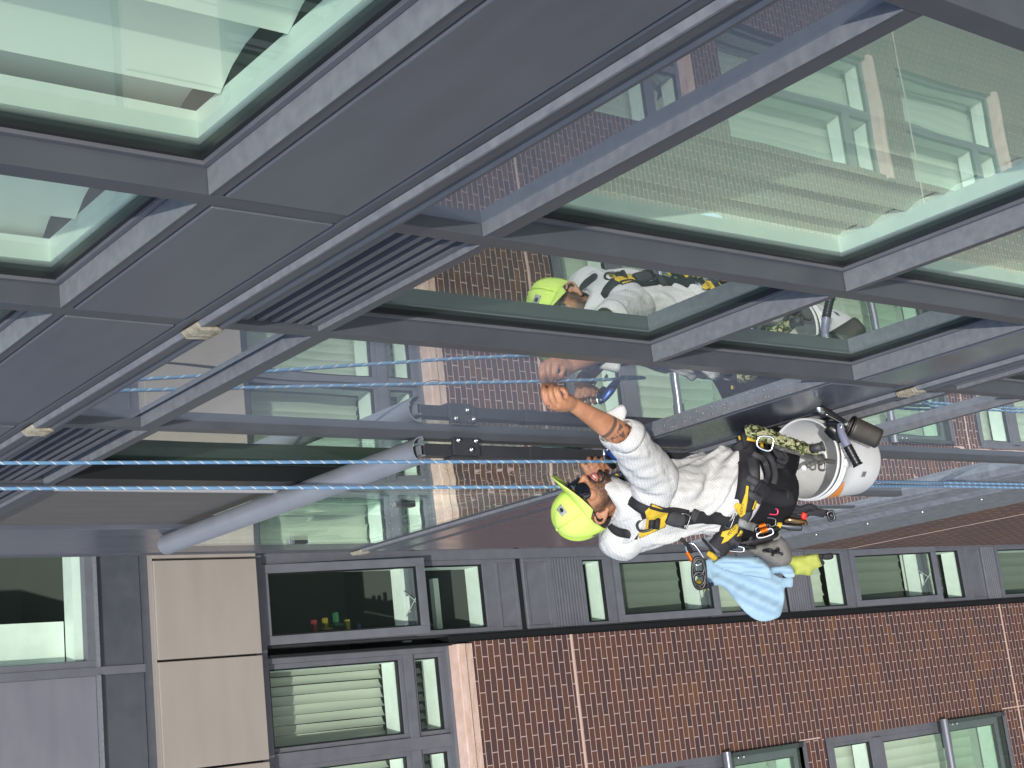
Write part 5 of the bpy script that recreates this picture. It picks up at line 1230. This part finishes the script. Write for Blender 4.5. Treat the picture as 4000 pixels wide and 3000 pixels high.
for k in range(7): y = 400 + k*21; limb(b, [(at(*G4(1402,y),5.263),.0022),(at(*G4(1448,y+6),5.260),.0022)], 2, 6)
b.build('ribs', M['silver'], sq)
b = MB(); pts = []
for k in range(19): q = k/18; pts.append((at(1*(2900+.27125*(1512+q*155)), 1550+.27125*(705+q*285), 5.243-.01*q), .0168 + .0011*math.sin(q*40) + (.003 if k > 16 else 0)))
b.tube([p for p,_ in pts], [r for _,r in pts], 12); b.build('grip', M['black'], sq)
wb_ = thing('squeegee_channel', tuple(at(3230,1620,5.2)), 'black squeegee channel with a silver end clip, pointing at the wall above the bucket', 'squeegee')
b = MB(); limb(b, [(at(*G4(1130,160),5.245),.013),(at(*G4(1300,270),5.265),.014),(at(*G4(1450,360),5.290),.012)], 5, 10, flat=.7, up=IF); b.build('channel', M['black'], wb_)
b = MB(); limb(b, [(at(*G4(1100,150),5.235),.012),(at(*G4(1110,190),5.235),.011),(at(*G4(1180,225),5.240),.007)], 4, 10, flat=.7, up=IF); b.build('end_clip', M['silver'], wb_)
b = MB(); limb(b, [(at(*G4(1200,250),5.245),.0025),(at(*G4(1330,320),5.260),.0025),(at(*G4(1450,390),5.280),.0025)], 4, 6); b.build('rubber_edge', M['silver'], wb_)

# ================================================================== ropes
def rope_mat():
    m = bpy.data.materials.new('blue_rope'); m.use_nodes = True; N = m.node_tree.nodes; L = m.node_tree.links; p = N['Principled BSDF']; p.inputs['Roughness'].default_value = .75
    geo = N.new('ShaderNodeNewGeometry'); sp_ = N.new('ShaderNodeSeparateXYZ'); L.new(geo.outputs['Position'], sp_.inputs[0]); sn = N.new('ShaderNodeSeparateXYZ'); L.new(geo.outputs['Normal'], sn.inputs[0])
    at2 = N.new('ShaderNodeMath'); at2.operation = 'ARCTAN2'; L.new(sn.outputs['X'], at2.inputs[0]); L.new(sn.outputs['Y'], at2.inputs[1])
    dv = N.new('ShaderNodeMath'); dv.operation = 'MULTIPLY'; dv.inputs[1].default_value = 1/(2*math.pi); L.new(at2.outputs[0], dv.inputs[0])
    ad = N.new('ShaderNodeMath'); ad.operation = 'MULTIPLY_ADD'; ad.inputs[1].default_value = 20.0; L.new(sp_.outputs['Z'], ad.inputs[0]); L.new(dv.outputs[0], ad.inputs[2])
    fr = N.new('ShaderNodeMath'); fr.operation = 'FRACT'; L.new(ad.outputs[0], fr.inputs[0])
    rp = N.new('ShaderNodeValToRGB'); L.new(fr.outputs[0], rp.inputs[0]); e = rp.color_ramp.elements; e[0].position = 0; e[0].color = (.12,.25,.43,1); e[1].position = 1; e[1].color = (.12,.25,.43,1)
    for ps, cl in ((.78,(.14,.29,.47,1)),(.82,(.66,.64,.60,1)),(.87,(.66,.64,.60,1)),(.91,(.14,.29,.47,1))): q = e.new(ps); q.color = cl
    L.new(rp.outputs[0], p.inputs['Base Color'])
    n = N.new('ShaderNodeTexNoise'); n.inputs['Scale'].default_value = 500; L.new(geo.outputs['Position'], n.inputs['Vector']); b = N.new('ShaderNodeBump'); b.inputs['Strength'].default_value = .6; b.inputs['Distance'].default_value = .001; L.new(n.outputs['Fac'], b.inputs['Height']); L.new(b.outputs[0], p.inputs['Normal'])
    return m
M['rope'] = rope_mat()
def on_y(x, y, Y):
    d = at(x, y, 1) - CAM; return CAM + d*((Y - CAM.y)/d.y)
GR = 'blue climbing ropes running past the worker'
def rope(pts, label, r=.0061):
    b = MB(); s = spline([tuple(p) for p in pts], 8); b.tube(s, r, 12); tag(b.build('rope', M['rope'], None, origin=pts[-1]), label, 'rope', GR)
topA, botA = on_y(0,1808,-5.86), on_y(2395,1803,-6.34); dA = (botA-topA).normalized()
rope([topA - dA*3, topA, botA, at(2470,1815,5.32)], 'taut blue rope nearer the wall, passing in front of the left hand')
topB, botB = on_y(0,1908,-5.72), on_y(2190,1902,-6.30); dB = (botB-topB).normalized()
rope([topB - dB*3, topB, botB, at(2320,1902,5.35), at(2600,1900,5.42)], 'taut blue rope farther from the wall, disappearing behind the yellow cap')
rope([at(3380,1880,5.62), on_y(3700,1886,-6.22), on_y(4000,1892,-6.24), on_y(4000,1892,-6.24)+Vector((.004,-.01,-14))], 'tail of blue rope below the bucket, the strand nearer the wall')
rope([at(3380,1899,5.62), on_y(3700,1900,-6.22), on_y(4000,1905,-6.24), on_y(4000,1905,-6.24)+Vector((.004,-.01,-14))], 'tail of blue rope below the bucket, the strand farther from the wall')
# descender by the left hand
dc = thing('descender', tuple(at(2390,1790,5.4)), 'blue metal rope descender gripped beside the left hand', 'descender')
b = MB(); limb(b, [(at(2362,1757,5.40),.008),(at(2385,1768,5.39),.015),(at(2420,1795,5.38),.018),(at(2460,1830,5.38),.012)], 6, 12, flat=.45, up=IF); b.build('side_plate', M['blueano'], dc)
b = MB(); limb(b, [(at(2358,1754,5.39),.006),(at(2360,1775,5.385),.006),(at(2366,1795,5.39),.006)], 5, 8); b.tube([at(2372,1757,5.372), at(2372,1757,5.366)], .007, 10); b.build('cam', M['silver'], dc)
b = MB(); limb(b, [(at(2368,1790,5.41),.012),(at(2385,1810,5.42),.014),(at(2400,1825,5.43),.012)], 5, 10); b.build('handle', M['black'], dc)
# scraper blade in the right hand
scr = thing('scraper', tuple(at(2112,1491,4.61)), 'small scraper blade pinched in the raised right hand against the wall', 'scraper')
b = MB(); a_ = at(2108,1489,4.615); b.add([a_, at(2134,1491,4.60), at(2134,1494,4.645), at(2106,1492,4.65)], [(0,1,2,3)]); b.build('blade', M['steel'], scr, solid=.002)
b = MB(); limb(b, [(at(2112,1494,4.63),.004),(at(2126,1502,4.64),.006)], 3, 8, flat=.6, up=IF); b.build('holder', M['black'], scr)
# watch on the left wrist
wt = thing('wristwatch', tuple(WL), 'round white faced watch with a black strap on the left wrist', 'watch')
ax_ = FB.normalized(); e1 = ax_.orthogonal().normalized(); e2 = ax_.cross(e1); wc_ = WL - ax_*.03
b = MB(); P = [[wc_ + ax_*(h) + (e1*math.cos(2*math.pi*k/32)+e2*math.sin(2*math.pi*k/32))*.0325 for h in (-.011,0,.011)] for k in range(32)]; b.grid(P, closed_u=True); b.build('strap', M['black'], wt, solid=.004)
nx = Vector((1,0,0)); nx = (nx - ax_*nx.dot(ax_)).normalized()
b = MB(); b.tube([wc_ + nx*.030, wc_ + nx*.043], .021, 24); b.build('case', M['silver'], wt)
b = MB(); b.tube([wc_ + nx*.043, wc_ + nx*.0440], .017, 24); b.build('dial', M['lens'], wt)
